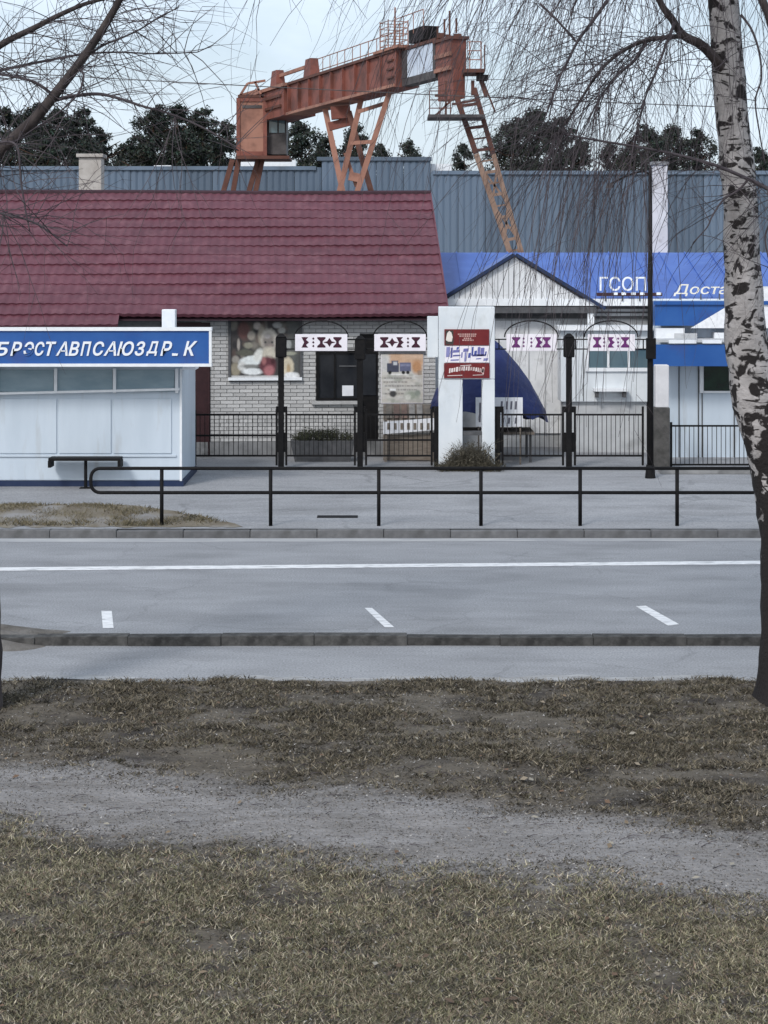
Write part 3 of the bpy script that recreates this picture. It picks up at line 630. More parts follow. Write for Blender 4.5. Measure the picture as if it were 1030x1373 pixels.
for p0, p1, wv in (((583, 128), (600, 128), .08), (( 598, 108), (598, 154), .06), ((606, 140), (640, 134), .07), ((646, 104), (664, 150), .05), ((650, 96), (650, 60), .04), ((634, 108), (634, 128), .1), ((584, 155), (612, 128), .06)): MB().bar(rl(*p0), rl(*p1), wv).build('strut', M['rustdark'], cr_)
for px, py, ww, hh in ((588, 44, 8, 7), (609, 45, 10, 5), (598, 46, 5, 8)): pbox(px, px + ww, py, py + hh, 57.6, 58.0).build('gear_box', M['rustdark'], cr_)
b = MB(); b.bar(rl(640, 95), rl(652, 130), .1); b.build('brace', M['rustdark'], cr_)

# ------------------------------------------------------------------ burgundy-roofed brick building
BZ = D(611, ZF); RZ = rad(3.2); X0 = X(584, BZ)
bd = thing('brick_shop', 'pale brick shop with burgundy metal tile roof behind the black gates', 'building', (X0, BZ, ZF), RZ)
Bm = MW[bd.name]; Bi = Bm.inverted()
ud = Vector((math.cos(RZ), math.sin(RZ), 0)); nd = Vector((-math.sin(RZ), math.cos(RZ), 0))
def BU(px, off=0.0):                                  # local u on the wall plane (off metres in front of it) under a photo column
    k = (px - CX) / F; o = Vector((X0, BZ, 0)) - nd * off; return (k * o.y - o.x) / (ud.x - k * ud.y)
def BH(py, px, off=0.0):
    o = Vector((X0, BZ, 0)) - nd * off + ud * BU(px, off); return Zh(py, o.y) - ZF
class LB(MB):                                          # builds in the shop's own frame
    def build(s, name, m, parent=None, **k):
        s.v = [tuple(Bm @ Vector(p)) for p in s.v]; return MB.build(s, name, m, parent, **k)
def rect(px0, px1, py0, py1, off=0): mx_ = (px0 + px1) / 2; return BU(px0, off), BU(px1, off), BH(py1, mx_, off), BH(py0, mx_, off)
EAVE = BH(423, 560, .45); LEN = 13.0
wall = LB().box(-LEN, 0, .012, .4, 0, EAVE + .05).build('wall', M['mortar'], bd)
LB().box(-.4, -.002, .4, 8.2, 0, EAVE).build('wall', M['mortar'], bd)
openings = [rect(308, 404, 428, 509), rect(424, 482, 470, 537), rect(482.5, 507, 448, 614), rect(255, 282, 440, 614)]
bx = []
z = .32; row = 0
uL = BU(270)
while z < EAVE - .08:
    u = -.002 - (.13 if row % 2 else 0.0)
    if row % 2: bx.append((-.125, -.002, z))
    while u > uL:
        a, c = u - .25, u
        segs = [(a, c)]
        for (o0, o1, q0, q1) in openings:
            if q0 - .04 < z + .03 < q1 + .02:
                ns = []
                for s0_, s1_ in segs:
                    if s1_ <= o0 or s0_ >= o1: ns.append((s0_, s1_))
                    else:
                        if s0_ < o0 - .03: ns.append((s0_, o0 - .004))
                        if s1_ > o1 + .03: ns.append((o1 + .004, s1_))
                segs = ns
        bx += [(p, q, z) for p, q in segs]
        u -= .262
    z += .0775; row += 1
full = [k for k in bx if abs(k[1] - k[0] - .25) < .002]; rest = [k for k in bx if abs(k[1] - k[0] - .25) >= .002]
full.sort(key=lambda k: abs(k[2] - 1.1)); indiv, rest = full[:298], rest + full[298:]
st = MB().box(0, .25, -.012, .05, 0, .065).build('brick', M['brick']); st.parent = wall
for i, (p, q, z) in enumerate(indiv):
    o = st if i == 0 else st.copy()
    if i: col.objects.link(o); o.parent = wall
    o.location = (p, random.uniform(-.005, .004), z)
b = LB()
for p, q, z in rest: d = random.uniform(-.005, .004); b.box(p, q, -.012 + d, .05, z, z + .065)
b.build('brickwork', M['brick'], wall)['kind'] = 'stuff'
LB().box(uL - 6, 0, -.05, .011, 0, .31).build('plinth', M['concrete'], bd)
# burgundy metal tile roof in courses
off = .45; RIDGE_D = 4.2; zr = None
rp = nd * RIDGE_D; zr = Zh(260, BZ + RIDGE_D - .1) - ZF
ROWS = 13; sl_v = Vector((0, RIDGE_D + off, zr - EAVE)); roof = LB().prism([(0, 0), (1, 0), (1, 1)], 0, 0) if False else None
rb = LB()
rb.v = [(-LEN, -off + .06, EAVE - .06), (.2, -off + .06, EAVE - .06), (.2, RIDGE_D, zr - .06), (-LEN, RIDGE_D, zr - .06), (.2, 2 * RIDGE_D + off, EAVE - .06), (-LEN, 2 * RIDGE_D + off, EAVE - .06)]
rb.f = [(0, 1, 2, 3), (3, 2, 4, 5)]; rb.c = [None] * 2
roof = rb.build('roof', M['ridge'], bd)
per = .185; nseg = int((LEN + .2) / (per / 6))
for r in range(ROWS + 1):
    b = LB(); ext_row = r == 0                           # the extra bottom course runs only over the left end
    i0 = r - 1
    t0, t1 = i0 / ROWS, (i0 + 1) / ROWS + .012
    ua, ub = (-LEN, .22) if not ext_row else (-LEN, BU(160, .5))
    ns = int((ub - ua) / (per / 6)); nv = Vector((0, -(zr - EAVE), RIDGE_D + off)).normalized()
    for j, (tt, lift) in enumerate(((t0, .0), (t0, .036), ((t0 + t1) / 2, .026), (t1, .008))):
        for i in range(ns + 1):
            u = ua + (ub - ua) * i / ns; wv = .5 + .5 * math.cos(2 * math.pi * u / per); sag = .015 * math.sin(u * .8 + r) 
            p = Vector((u, -off, EAVE)) + sl_v * tt + nv * (lift + .017 * wv - (.034 if j == 0 else 0) + sag * .4); p.z += sag * .5 + .004 * mnoise.noise(Vector((u * 3, r, 0)))
            b.v.append(tuple(p))
    for j in range(3):
        for i in range(ns): a = j * (ns + 1) + i; b.f.append((a, a + 1, a + ns + 2, a + ns + 1)); b.c.append(None)
    b.build('tile_course', M['tile'], roof, smooth=False)
LB().tube([(-LEN, RIDGE_D, zr + .02), (-6, RIDGE_D, zr + .015), (-3, RIDGE_D, zr), (.24, RIDGE_D, zr + .02)], .07, 8).build('ridge_cap', M['ridge'], roof)
b = LB(); b.v = [(.221, -off, EAVE - .1), (.221, RIDGE_D, zr - .1), (.221, RIDGE_D, zr + .06), (.221, -off, EAVE + .06), (.25, -off, EAVE - .1), (.25, RIDGE_D, zr - .1), (.25, RIDGE_D, zr + .06), (.25, -off, EAVE + .06)]
b.f = [(0, 1, 2, 3), (7, 6, 5, 4), (0, 4, 5, 1), (1, 5, 6, 2), (2, 6, 7, 3), (3, 7, 4, 0)]; b.c = [None] * 6; b.build('verge_board', M['tile'], roof)
LB().box(-LEN, .2, -off + .07, 0.005, EAVE - .1, EAVE - .065).build('soffit', M['ridge'], bd)
LB().prism([(0, EAVE - .05), (.0, EAVE), (.0, EAVE)], 0, 0) if False else None
b = LB(); b.v = [(-.01, .0, EAVE), (-.01, 2 * RIDGE_D, EAVE), (-.01, RIDGE_D, zr - .08)]; b.f = [(0, 1, 2)]; b.c = [None]; b.build('gable_wall', M['mortar'], bd)
# display window: flat printed still life behind the pane
u0, u1, h0, h1 = openings[0]
dw = LB().box(u0, u1, -.03, .011, h0, h1).build('display_window', M['greytrim'], bd)
class Paint:                                           # a flat print mixed from soft shapes on a fine grid
    def __init__(s, x0, x1, y0, y1, c, res=.8):
        s.xs = np.arange(x0, x1 + .01, res); s.ys = np.arange(y0, y1 + .01, res); s.X, s.Y = np.meshgrid(s.xs, s.ys); s.im = np.ones(s.X.shape + (3,)) * c
    def _put(s, d, c, op):
        g = rng.normal(0, 1, s.X.shape); a = np.clip(d, 0, 1)[..., None] * op; s.im = s.im * (1 - a) + a * np.array(c) * (1 + .05 * g[..., None])
    def el(s, cx, cy, rx, ry, c, soft=.25, op=1.0, ang=0):
        u, v = s.X - cx, s.Y - cy; ca, sa = math.cos(ang), math.sin(ang); u, v = u * ca + v * sa, -u * sa + v * ca
        w_ = .04 * np.sin(s.X * .9 + cy) * np.cos(s.Y * .8 + cx); s._put((1 - np.sqrt((u / rx) ** 2 + (v / ry) ** 2) + w_) / soft + .5, c, op)
    def bx(s, x0, x1, y0, y1, c, soft=1.0, op=1.0):
        d = np.minimum(np.minimum(s.X - x0, x1 - s.X), np.minimum(s.Y - y0, y1 - s.Y)); s._put(d / soft + .5, c, op)
    def mesh(s, fn, name, parent):
        h, w_ = s.X.shape; me = bpy.data.meshes.new(name)
        vs = [fn(s.X[j, i], s.Y[j, i]) for j in range(h) for i in range(w_)]; fs = [(j * w_ + i, (j + 1) * w_ + i, (j + 1) * w_ + i + 1, j * w_ + i + 1) for j in range(h - 1) for i in range(w_ - 1)]
        me.from_pydata(vs, [], fs); ca = me.color_attributes.new('Col', 'FLOAT_COLOR', 'POINT'); cv = np.ones((h * w_, 4)); cv[:, :3] = np.clip(s.im, 0.005, .85).reshape(-1, 3); ca.data.foreach_set('color', cv.ravel())
        me.materials.append(M['print']); me.update(); o = bpy.data.objects.new(name, me); col.objects.link(o); o.parent = parent; return o
pt = Paint(310, 402, 430, 506, (.05, .046, .046))
for k in range(60): pt.el(random.uniform(312, 400), random.uniform(432, 478), random.uniform(2, 6), random.uniform(2, 7), random.choice([(.02, .02, .022), (.10, .07, .06), (.16, .15, .13), (.08, .09, .07), (.22, .2, .17)]), .8, .7)
pt.bx(385, 402, 430, 506, (.10, .105, .10), 6, .8)
for q in [(327, 443, 8, 12, (.12, .06, .055)), (337, 450, 5, 6, (.30, .27, .23)), (333, 463, 6, 4, (.25, .24, .19)), (320, 462, 2, 8, (.32, .29, .26)), (345, 437, 5, 5, (.38, .34, .31)), (351, 450, 5, 14, (.30, .27, .22)), (372, 436, 6, 4, (.34, .34, .33)), (378, 443, 5, 4, (.3, .3, .28)), (329, 473, 12, 4, (.1, .1, .08)), (387, 462, 4, 6, (.32, .33, .32)), (389, 474, 8, 2.5, (.3, .3, .24)), (316, 482, 5, 5, (.28, .26, .23)), (316, 495, 7, 9, (.27, .24, .18))]: pt.el(*q[:4], q[4], .5)
pt.el(361, 456, 11, 15, (.46, .43, .38), .3); pt.el(360, 458, 7.5, 10, (.20, .18, .165), .6); pt.el(359, 451, 4, 3, (.36, .34, .33), .8); pt.el(363, 463, 5, 2, (.26, .22, .2), .9); pt.el(356, 459, 1.5, 1.5, (.05, .05, .05), .8); pt.el(365, 459, 1.5, 1.5, (.05, .05, .05), .8)
pt.el(337, 484, 16, 7, (.70, .73, .72), .3, 1, -.12); pt.el(325, 491, 6, 6, (.6, .6, .58), .5); pt.el(347, 476, 6, 9, (.66, .66, .62), .5, 1, .5); pt.el(336, 491, 12, 2.5, (.22, .22, .21), .8); pt.el(339, 498, 14, 4.5, (.74, .76, .76), .4)
pt.el(361, 475, 9, 10, (.52, .48, .4), .4); pt.el(359, 490, 11, 12, (.12, .04, .05), .4); pt.el(361, 497, 7, 7, (.38, .15, .16), .6); pt.el(354, 484, 3, 5, (.34, .14, .14), .8); pt.el(366, 484, 3, 4, (.06, .02, .025), .8)
pt.el(386, 492, 8, 13, (.60, .53, .40), .35); pt.el(387, 495, 2.5, 7, (.42, .31, .18), .8); pt.el(391, 503, 10, 4, (.70, .71, .71), .5); pt.bx(310, 402, 503.5, 506, (.62, .62, .62), 1.5, .7)
pt.mesh(lambda px, py: (BU(px, .034), -.034, BH(py, 356, .034)), 'print', dw)
a = rect(306, 405, 506, 510, .06); LB().box(a[0], a[1], -.09, .01, a[2], a[3]).build('sill', M['trim'], dw)
a = rect(306, 309.5, 428, 506, .05); LB().box(a[0], a[1], -.05, .01, a[2], a[3]).build('frame', M['greytrim'], dw)
a = rect(402.5, 405.5, 428, 506, .05); LB().box(a[0], a[1], -.05, .01, a[2], a[3]).build('frame', M['greytrim'], dw)
# dark window and door
u0, u1, h0, h1 = openings[1]
wn = LB().box(u0, u1, .0, .011, h0, h1).build('window', M['darkglass'], bd)
for q in ((424, 427.5, 470, 537), (448, 450, 473.5, 533.5), (479, 482, 470, 537)): a = rect(*q, .03); LB().box(a[0], a[1], -.05, -.002, a[2], a[3]).build('frame', M['black'], wn)
for q in ((427.6, 447.8, 470, 473.4), (450.2, 478.8, 470, 473.4), (427.6, 447.8, 533.6, 537), (450.2, 478.8, 533.6, 537)): a = rect(*q, .03); LB().box(a[0], a[1], -.05, -.002, a[2], a[3]).build('frame', M['black'], wn)
a = rect(455, 478, 490, 492, .04); LB().box(a[0], a[1], -.02, -.004, a[2], a[3]).build('rail', M['greytrim'], wn)
a = rect(459, 474, 517, 531, .04); LB().box(a[0], a[1], -.02, -.004, a[2], a[3]).build('notice', M['paper'], wn)
a = rect(418, 484, 537.5, 542, .06); LB().box(a[0], a[1], -.1, .01, a[2], a[3]).build('sill', M['brick'], wn)
u0, u1, h0, h1 = openings[2]
dr = LB().box(u0, u1, .0, .011, 0.02, h1).build('door', M['black'], bd); a = rect(486, 504, 475, 530, .03); LB().box(a[0], a[1], -.02, -.002, a[2], a[3]).build('pane', M['darkglass'], dr)
LB().box(u0 + .03, u0 + .06, -.05, -.003, .9, 1.15).build('handle', M['trim'], dr)
u0, u1, h0, h1 = openings[3]
dr = LB().box(u0 - .6, u1, -.02, .011, .03, EAVE - .15).build('door', M['maroon'], bd); LB().box(u1 - .05, u1 - .01, -.05, -.022, .03, EAVE - .15).build('frame', M['maroon'], dr)
# truck poster
a = rect(511, 568, 474, 541, .05); po = LB().box(a[0], a[1], -.035, -.02, a[2], a[3]).build('poster', M['board'], bd)
pt = Paint(511.5, 567.5, 474.5, 540.5, (.55, .53, .49))
for k in range(70): pt.el(random.uniform(512, 567), random.uniform(500, 540), random.uniform(2, 6), random.uniform(1, 3), random.choice([(.62, .61, .58), (.42, .40, .37), (.35, .36, .31), (.5, .46, .4)]), .8, .6)
pt.bx(522, 570, 470, 489, (.58, .36, .22), 6, .85); pt.bx(540, 570, 470, 481, (.62, .45, .33), 5, .7); pt.bx(508, 522, 478, 498, (.58, .57, .56), 4, .9); pt.el(559, 492, 7, 9, (.5, .27, .14), .6)
pt.bx(536, 551, 486, 498, (.13, .14, .22), .8); pt.bx(519, 535, 487, 499, (.07, .075, .11), .8); pt.bx(525, 534, 483.5, 490, (.10, .10, .14), .8); pt.bx(527.5, 532.5, 485, 489.5, (.55, .56, .58), .7); pt.bx(537, 550, 488, 491, (.22, .23, .33), 1); pt.bx(524, 548, 501, 503, (.7, .69, .66), 1)
for cx in (523, 541, 547): pt.el(cx, 499.5, 2.3, 2.3, (.02, .02, .02), .5)
for k, (a0, a1) in enumerate(((515, 552), (514, 545), (516, 566), (520, 560), (516, 540))):
    x = a0
    while x < a1: ww = random.uniform(1.5, 4.5); pt.bx(x, x + ww, 506 + k * 5.2, 508 + k * 5.2, (.22, .21, .2), .9, .8); x += ww + .9
pt.bx(560, 566, 497, 503, (.3, .22, .16), 1, .8); pt.el(527, 528, 4.5, 4.5, (.06, .06, .06), .5); pt.bx(523, 531, 521, 524, (.76, .76, .76), .8); pt.el(552, 530, 9, 6, (.33, .36, .3), .7); pt.el(547, 533, 4, 4, (.58, .58, .53), .7); pt.el(560, 527, 4, 4, (.25, .28, .24), .7)
pt.mesh(lambda px, py: (BU(px, .038), -.038, BH(py, 540, .038)), 'print', po)
a = rect(509, 570, 470, 474, .05); LB().box(a[0], a[1], -.06, -.005, a[2], a[3]).build('lintel', M['greytrim'], bd)

# chimney over the ridge
Z = BZ + 6.5
t = thing('chimney', 'pale square brick chimney with a capstone showing above the burgundy ridge', 'chimney', (X(123, Z), Z, 0))
MB().box(X(108, Z), X(138, Z), Z - .25, Z + .25, 0, Zh(212, Z)).build('stack', M['chimney'], t, bevel=.01); MB().box(X(105, Z), X(141, Z), Z - .32, Z + .32, Zh(211.8, Z), Zh(207, Z)).build('cap', M['chimney'], t, bevel=.015)
# planter trough under the window
Z = BZ - 1.0
t = thing('flower_trough', 'long dark flower trough with dry plants below the dark shop window', 'planter', (X(432, Z), Z, ZF))
MB().hexa([(X(396, Z), Z - .2, ZF), (X(470, Z), Z - .2, ZF), (X(470, Z), Z + .2, ZF), (X(396, Z), Z + .2, ZF)], [(X(390, Z), Z - .26, ZF + .42), (X(476, Z), Z - .26, ZF + .42), (X(476, Z), Z + .26, ZF + .42), (X(390, Z), Z + .26, ZF + .42)]).build('box', M['greytrim'], t)
def bushmesh(x0, x1, y, dy, z0, hmax, n, seed, r0=.005):
    r = random.Random(seed); b = MB()
    for k in range(n):
        x = r.uniform(x0, x1); e = 1 - abs((x - (x0 + x1) / 2) / ((x1 - x0) / 2)) ** 2 * .55; hh = hmax * e * r.uniform(.45, 1); yy = y + r.uniform(-dy, dy); dx = r.gauss(0, .3) * hh
        p = Vector((x, yy, z0)); q = p + Vector((dx * .4, r.uniform(-.05, .05), hh * .55)); s = p + Vector((dx, r.uniform(-.1, .1), hh)); b.tube([p, q, s], [r0, r0 * .8, r0 * .35], 3)
        for j in range(3):
            c = p.lerp(s, r.uniform(.35, .95)); b.tube([c, c + Vector((r.gauss(0, .1), r.gauss(0, .08), r.uniform(.02, .14)))], [r0 * .6, r0 * .2], 3)
            l = c + Vector((r.gauss(0, .05), r.gauss(0, .05), r.gauss(0, .04))); b.quad(l, l + Vector((r.gauss(0, .03), 0, .03)), l + Vector((.02, r.gauss(0, .02), r.gauss(0, .03))))
    return b
bushmesh(X(394, Z), X(472, Z), Z, .16, ZF + .38, .28, 220, 5).build('plants', mat('dark_dry_plants', (.03, .035, .02), (.06, .06, .04), 8, .95), t)
# sample rack under the poster
Z = BZ - .9
t = thing('sample_rack', 'sloping wooden display rack of stone samples below the truck poster', 'rack', (X(548, Z), Z, ZF))
x0, x1 = X(514, Z), X(582, Z); zt_, zm, zb_ = Zh(543, Z), Zh(562, Z), Zh(580, Z)
MB().hexa([(x0, Z - .3, zm), (x1, Z - .3, zm), (x1, Z - .25, zm), (x0, Z - .25, zm)], [(x0, Z + .2, zt_), (x1, Z + .2, zt_), (x1, Z + .25, zt_), (x0, Z + .25, zt_)]).build('sloping_board', M['wood'], t)
for k in range(6):
    xa = x0 + .06 + k * (x1 - x0 - .1) / 6; xb = xa + (x1 - x0 - .1) / 6 - .04; sm = mat('stone_sample', *random.choice([((.2, .14, .11), (.13, .09, .08)), ((.3, .28, .26), (.2, .19, .18)), ((.12, .11, .1), (.2, .17, .14))]), 8, .9)
    MB().hexa([(xa, Z - .31, zm + .045), (xb, Z - .31, zm + .045), (xb, Z - .27, zm + .045), (xa, Z - .27, zm + .045)], [(xa, Z + .16, zt_ - .0), (xb, Z + .16, zt_), (xb, Z + .2, zt_), (xa, Z + .2, zt_)]).build('sample', sm, t)
MB().hexa([(x0, Z - .33, zb_), (x1, Z - .33, zb_ + .08), (x1, Z - .305, zb_ + .08), (x0, Z - .305, zb_)], [(x0, Z - .33, zm - .03), (x1, Z - .33, zm + .05), (x1, Z - .305, zm + .05), (x0, Z - .305, zm - .03)]).build('front_board', M['paper'], t)
for k in range(7):
    xa = x0 + .08 + k * (x1 - x0 - .1) / 7; MB().box(xa, xa + .055, Z - .34, Z - .332, zb_ + .09, zm - .05).build('price_card', M['wood'], t)
for xa in (x0 + .02, x1 - .08):
    for yy in (-.3, .17): MB().box(xa, xa + .06, Z + yy, Z + yy + .05, ZF, (zb_ + .02) if yy < 0 else zt_ - .03).build('leg', M['wood'], t)
MB().box(x0, x1, Z - .2, Z - .15, ZF + .02, zb_ - .02).build('back_panel', M['wood'], t)

# ------------------------------------------------------------------ blue-roofed pavilion with its gable porch
PZ = 40.6
t = thing('pavilion', 'low white pavilion with bright blue sheet roof and gabled porch', 'building', (X(800, PZ), PZ, ZF))
xl, xr = X(590, PZ), X(1250, PZ); ze = Zh(402, PZ); RZ_ = PZ + 3.6; zrd = Zh(340, RZ_)
MB().box(xl, xr, PZ, PZ + 6.5, ZF, ze - .1).build('wall', M['wallwhite'], t)
rf = MB(); rf.v = [(xl - .1, PZ - .35, ze), (xr, PZ - .35, ze), (xr, RZ_, zrd), (xl - .1, RZ_, zrd), (xr, RZ_ + 3.9, ze), (xl - .1, RZ_ + 3.9, ze)]; rf.f = [(0, 1, 2, 3), (3, 2, 4, 5)]; rf.c = [None] * 2
roof = rf.build('roof', M['blueroof'], t)
k = 0; x = xl - .1
while x < xr - .6:                                     # standing-seam sheets
    b = MB(); y0, z0 = PZ - .37, ze + .012; y1, z1 = RZ_ - .02, zrd + .012; b.hexa([(x, y0, z0), (x + .59, y0, z0), (x + .59, y1, z1), (x, y1, z1)], [(x, y0, z0 + .012), (x + .59, y0, z0 + .012), (x + .59, y1, z1 + .012), (x, y1, z1 + .012)])
    b.bar((x, y0, z0 + .02), (x, y1, z1 + .02), .03); b.build('roof_sheet', M['blueroof'], roof); x += .6
MB().box(xl - .1, xr, PZ - .42, PZ - .372, ze - .12, ze + .03).build('fascia', M['trim'], t)
MB().box(xl, xr, PZ - .06, PZ - .004, Zh(427, PZ), Zh(411, PZ)).build('frieze', M['greytrim'], t)
for py in (414, 420): MB().box(X(792, PZ), X(868, PZ), PZ - .09, PZ - .062, Zh(py + 3.5, PZ), Zh(py, PZ)).build('frieze_rail', M['wallwhite'], t)
# porch
QZ = 40.25
ga, gb, gc = P(580, 411, QZ), P(799, 409, QZ), P(690, 343, QZ)
pr = MB().prism([(ga.x, ga.z), (gb.x, gb.z), (gc.x, gc.z)], QZ, QZ + .06).build('porch_gable', M['greytrim'], t)
n = 30; wdt = (gb.x - ga.x) / n
for i in range(n):                                     # upright plastic planks of the gable
    xa, xb = ga.x + i * wdt + .006, ga.x + (i + 1) * wdt - .006
    f = lambda x: ga.z + (gc.z - ga.z) * (1 - abs(x - gc.x) / (gc.x - ga.x if x < gc.x else gb.x - gc.x))
    za, zb2 = max(f(xa), ga.z + .02) - .03, max(f(xb), ga.z + .02) - .03
    if max(za, zb2) < ga.z + .05: continue
    MB().prism([(xa, ga.z + .04), (xb, ga.z + .04), (xb, max(zb2, ga.z + .045)), (xa, max(za, ga.z + .045))], QZ - .025 - .006 * (i % 2), QZ - .002).build('plank', M['panel'], pr)
for p0, p1 in ((ga, gc), (gc, gb)):
    d = (p1 - p0).normalized(); nn = Vector((-d.z, 0, d.x)); a0, a1 = p0 - d * .0 + nn * .02, p1 + nn * .02
    if p0 is ga: a0 = p0 - d * .2 + nn * .02
    else: a1 = p1 + d * .2 + nn * .02
    b = MB(); th = .04
    b.hexa([a0 + Vector((0, -.12, 0)), a1 + Vector((0, -.12, 0)), a1 + Vector((0, 2.2, 0)), a0 + Vector((0, 2.2, 0))], [a0 + nn * th + Vector((0, -.12, 0)), a1 + nn * th + Vector((0, -.12, 0)), a1 + nn * th + Vector((0, 2.2, 0)), a0 + nn * th + Vector((0, 2.2, 0))]); b.build('porch_roof', M['blueroof'], t)
    b = MB(); b.hexa([a0 - nn * .02 + Vector((0, -.15, 0)), a1 - nn * .02 + Vector((0, -.15, 0)), a1 - nn * .02 + Vector((0, -.123, 0)), a0 - nn * .02 + Vector((0, -.123, 0))], [a0 + nn * .05 + Vector((0, -.15, 0)), a1 + nn * .05 + Vector((0, -.15, 0)), a1 + nn * .05 + Vector((0, -.123, 0)), a0 + nn * .05 + Vector((0, -.123, 0))]); b.build('barge_board', M['navy'], t)
MB().box(ga.x, gb.x, QZ - .1, QZ + .1, ga.z - .14, ga.z - .005).build('porch_beam', M['greytrim'], t)
for px in (588, 792): MB().box(X(px, QZ) - .07, X(px, QZ) + .07, QZ - .07, QZ + .07, ZF, ga.z - .142).build('porch_post', M['trim'], t)
MB().box(X(664, PZ), X(752, PZ), PZ - .05, PZ - .003, ZF + .3, Zh(430, PZ)).build('wall_panel', M['panel'], t)
for px in (686, 708, 730): MB().box(X(px, PZ), X(px + 1.5, PZ), PZ - .07, PZ - .052, ZF + .3, Zh(432, PZ)).build('batten', M['wallwhite'], t)
MB().box(X(752.5, PZ), X(868, PZ), PZ - .5, PZ - .003, ZF, Zh(546, PZ)).build('stall_base', M['concrete'], t)
# eave lettering on its stand-off rail
ls = thing('roof_lettering', 'white upright capital letters standing on the blue roof edge beside the tall black pole', 'sign', (X(835, PZ - .45), PZ - .45, ze))
text('letters', 'ГСОП', M['letters'], ls, X(804, 40.15), X(866, 40.15), Zh(390, 40.15), Zh(371, 40.15), 40.15, 0, .004, .04)
for px in (812, 835, 858): MB().bar((X(px, 40.15), 40.16, ze - .02), (X(px, 40.15), 40.16, Zh(389, 40.15)), .025).build('support', M['greytrim'], ls)
MB().box(X(800, 40.15), X(888, 40.15), 40.12, 40.17, Zh(397, 40.15), Zh(392.5, 40.15)).build('rail', M['ridge'], ls)
for px in (822, 833, 846, 858, 880): MB().box(X(px, 40.15), X(px + 6, 40.15), 40.10, 40.118, Zh(395.5, 40.15), Zh(392, 40.15)).build('strip', M['letters'], ls)
ls = thing('roof_lettering', 'slanted cream letters standing on the blue roof edge beside the birch trunk', 'sign', (X(935, 40.15), 40.15, ze))
text('letters', 'Доста', mat('cream_letters', (.8, .76, .66), (.7, .66, .56), 9, .5), ls, X(903, 40.15), X(976, 40.15), Zh(397, 40.15), Zh(381, 40.15), 40.15, .2, .005, .04)
for px in (912, 940, 965): MB().bar((X(px, 40.15), 40.16, ze - .02), (X(px, 40.15), 40.16, Zh(394, 40.15)), .025).build('support', M['greytrim'], ls)
# trading booth with three panes
VZ = 39.3
t = thing('trading_booth', 'white trading booth with a row of small panes between two black gate posts', 'booth', (X(810, VZ), VZ, ZF))
bo = MB().box(X(752, VZ), X(871, VZ), VZ, VZ + .75, Zh(539, VZ), Zh(443, VZ)).build('body', M['white'], t, bevel=.02)
MB().box(X(748, VZ), X(875, VZ), VZ - .15, VZ + .75, Zh(442.8, VZ), Zh(437, VZ)).build('canopy', M['trim'], t)
MB().box(X(756, VZ), X(868, VZ), VZ + .1, VZ + .7, ZF, Zh(539.2, VZ)).build('base', M['wallwhite'], t)
for px in (790, 817.5, 845):
    f = MB().box(X(px, VZ), X(px + 24, VZ), VZ - .012, VZ - .002, Zh(493, VZ), Zh(468, VZ)).build('pane', M['glass'], t)
for q in ((785, 789.6, 463, 498), (814.4, 817.2, 468.2, 492.8), (841.8, 844.7, 468.2, 492.8), (869.3, 871, 463, 498), (789.8, 869, 463, 467.8), (789.8, 869, 493.2, 498)): pbox(*q, VZ - .05, VZ - .003).build('frame', M['trim'], t)
pbox(797, 842, 521, 525, VZ - .25, VZ - .003).build('counter', M['trim'], t); pbox(799, 803, 525.3, 533, VZ - .2, VZ - .003).build('bracket', M['greytrim'], t); pbox(836, 840, 525.3, 533, VZ - .2, VZ - .003).build('bracket', M['greytrim'], t)
for px in (772, 782): pbox(px, px + 1, 446, 538, VZ - .008, VZ - .002).build('seam', M['greytrim'], t)

# ------------------------------------------------------------------ blue and white kiosk by the birch
KZ = 38.4
t = thing('blue_awning_kiosk', 'white panelled kiosk with deep blue sign band and blue awning by the birch', 'kiosk', (X(960, KZ), KZ, ZF))
MB().box(X(886, KZ), X(1160, KZ), KZ, KZ + 1.9, ZF, Zh(404, KZ)).build('body', M['kiosk'], t)
sg = MB().box(X(875, KZ), X(1160, KZ), KZ - .35, KZ - .003, Zh(436, KZ), Zh(404, KZ)).build('sign_band', M['signblue'], t)
MB().box(X(873, KZ), X(1160, KZ), KZ - .4, KZ - .352, Zh(408, KZ), Zh(403, KZ)).build('trim', M['signblue'], t)
b = MB(); o = KZ - .358
b.quad(*[(X(px, o), o, Zh(py, o)) for px, py in ((926, 440), (1010, 440), (1060, 440), (1060, 384), (1018, 386), (1000, 398), (978, 409), (958, 421))], c=(.78, .79, .81)); b.build('graphic', M['print'], t)
MB().box(X(1010, KZ), X(1160, KZ), KZ - .34, KZ - .01, Zh(403, KZ), Zh(384, KZ)).build('sign_board', M['white'], t)
for q in ((880, 918, 440, 455), (958, 1000, 446, 455), (905, 935, 447, 455)): pbox(*q, KZ - .3 - (.06 if q[0] == 905 else 0), KZ - .05).build('awning_box', M['trim'] if q[0] != 905 else M['wallwhite'], t)
pbox(874, 1150, 455.2, 459, KZ - .85, KZ - .003).build('awning_ledge', M['wallwhite'], t)
for px0, px1 in ((897, 934), (942, 968)): pbox(px0, px1, 456, 460.5, KZ - .88, KZ - .852).build('lamp_strip', M['letters'], t)
pbox(874, 1150, 462, 491, KZ - .84, KZ - .78).build('awning', M['signblue'], t)
for px in (886, 910, 936, 941, 984, 1010, 1050): pbox(px, px + 1.3, 491, 628, KZ - .02, KZ - .002).build('panel_seam', M['greytrim'], t)
wi = pbox(944, 984, 488, 524, KZ - .03, KZ - .003).build('window', M['greenglass'], t)
for q in ((938.5, 943.5, 488, 527), (984.5, 987, 488, 527), (944, 984, 524.3, 527)): pbox(*q, KZ - .06, KZ - .003).build('frame', M['trim'], wi)
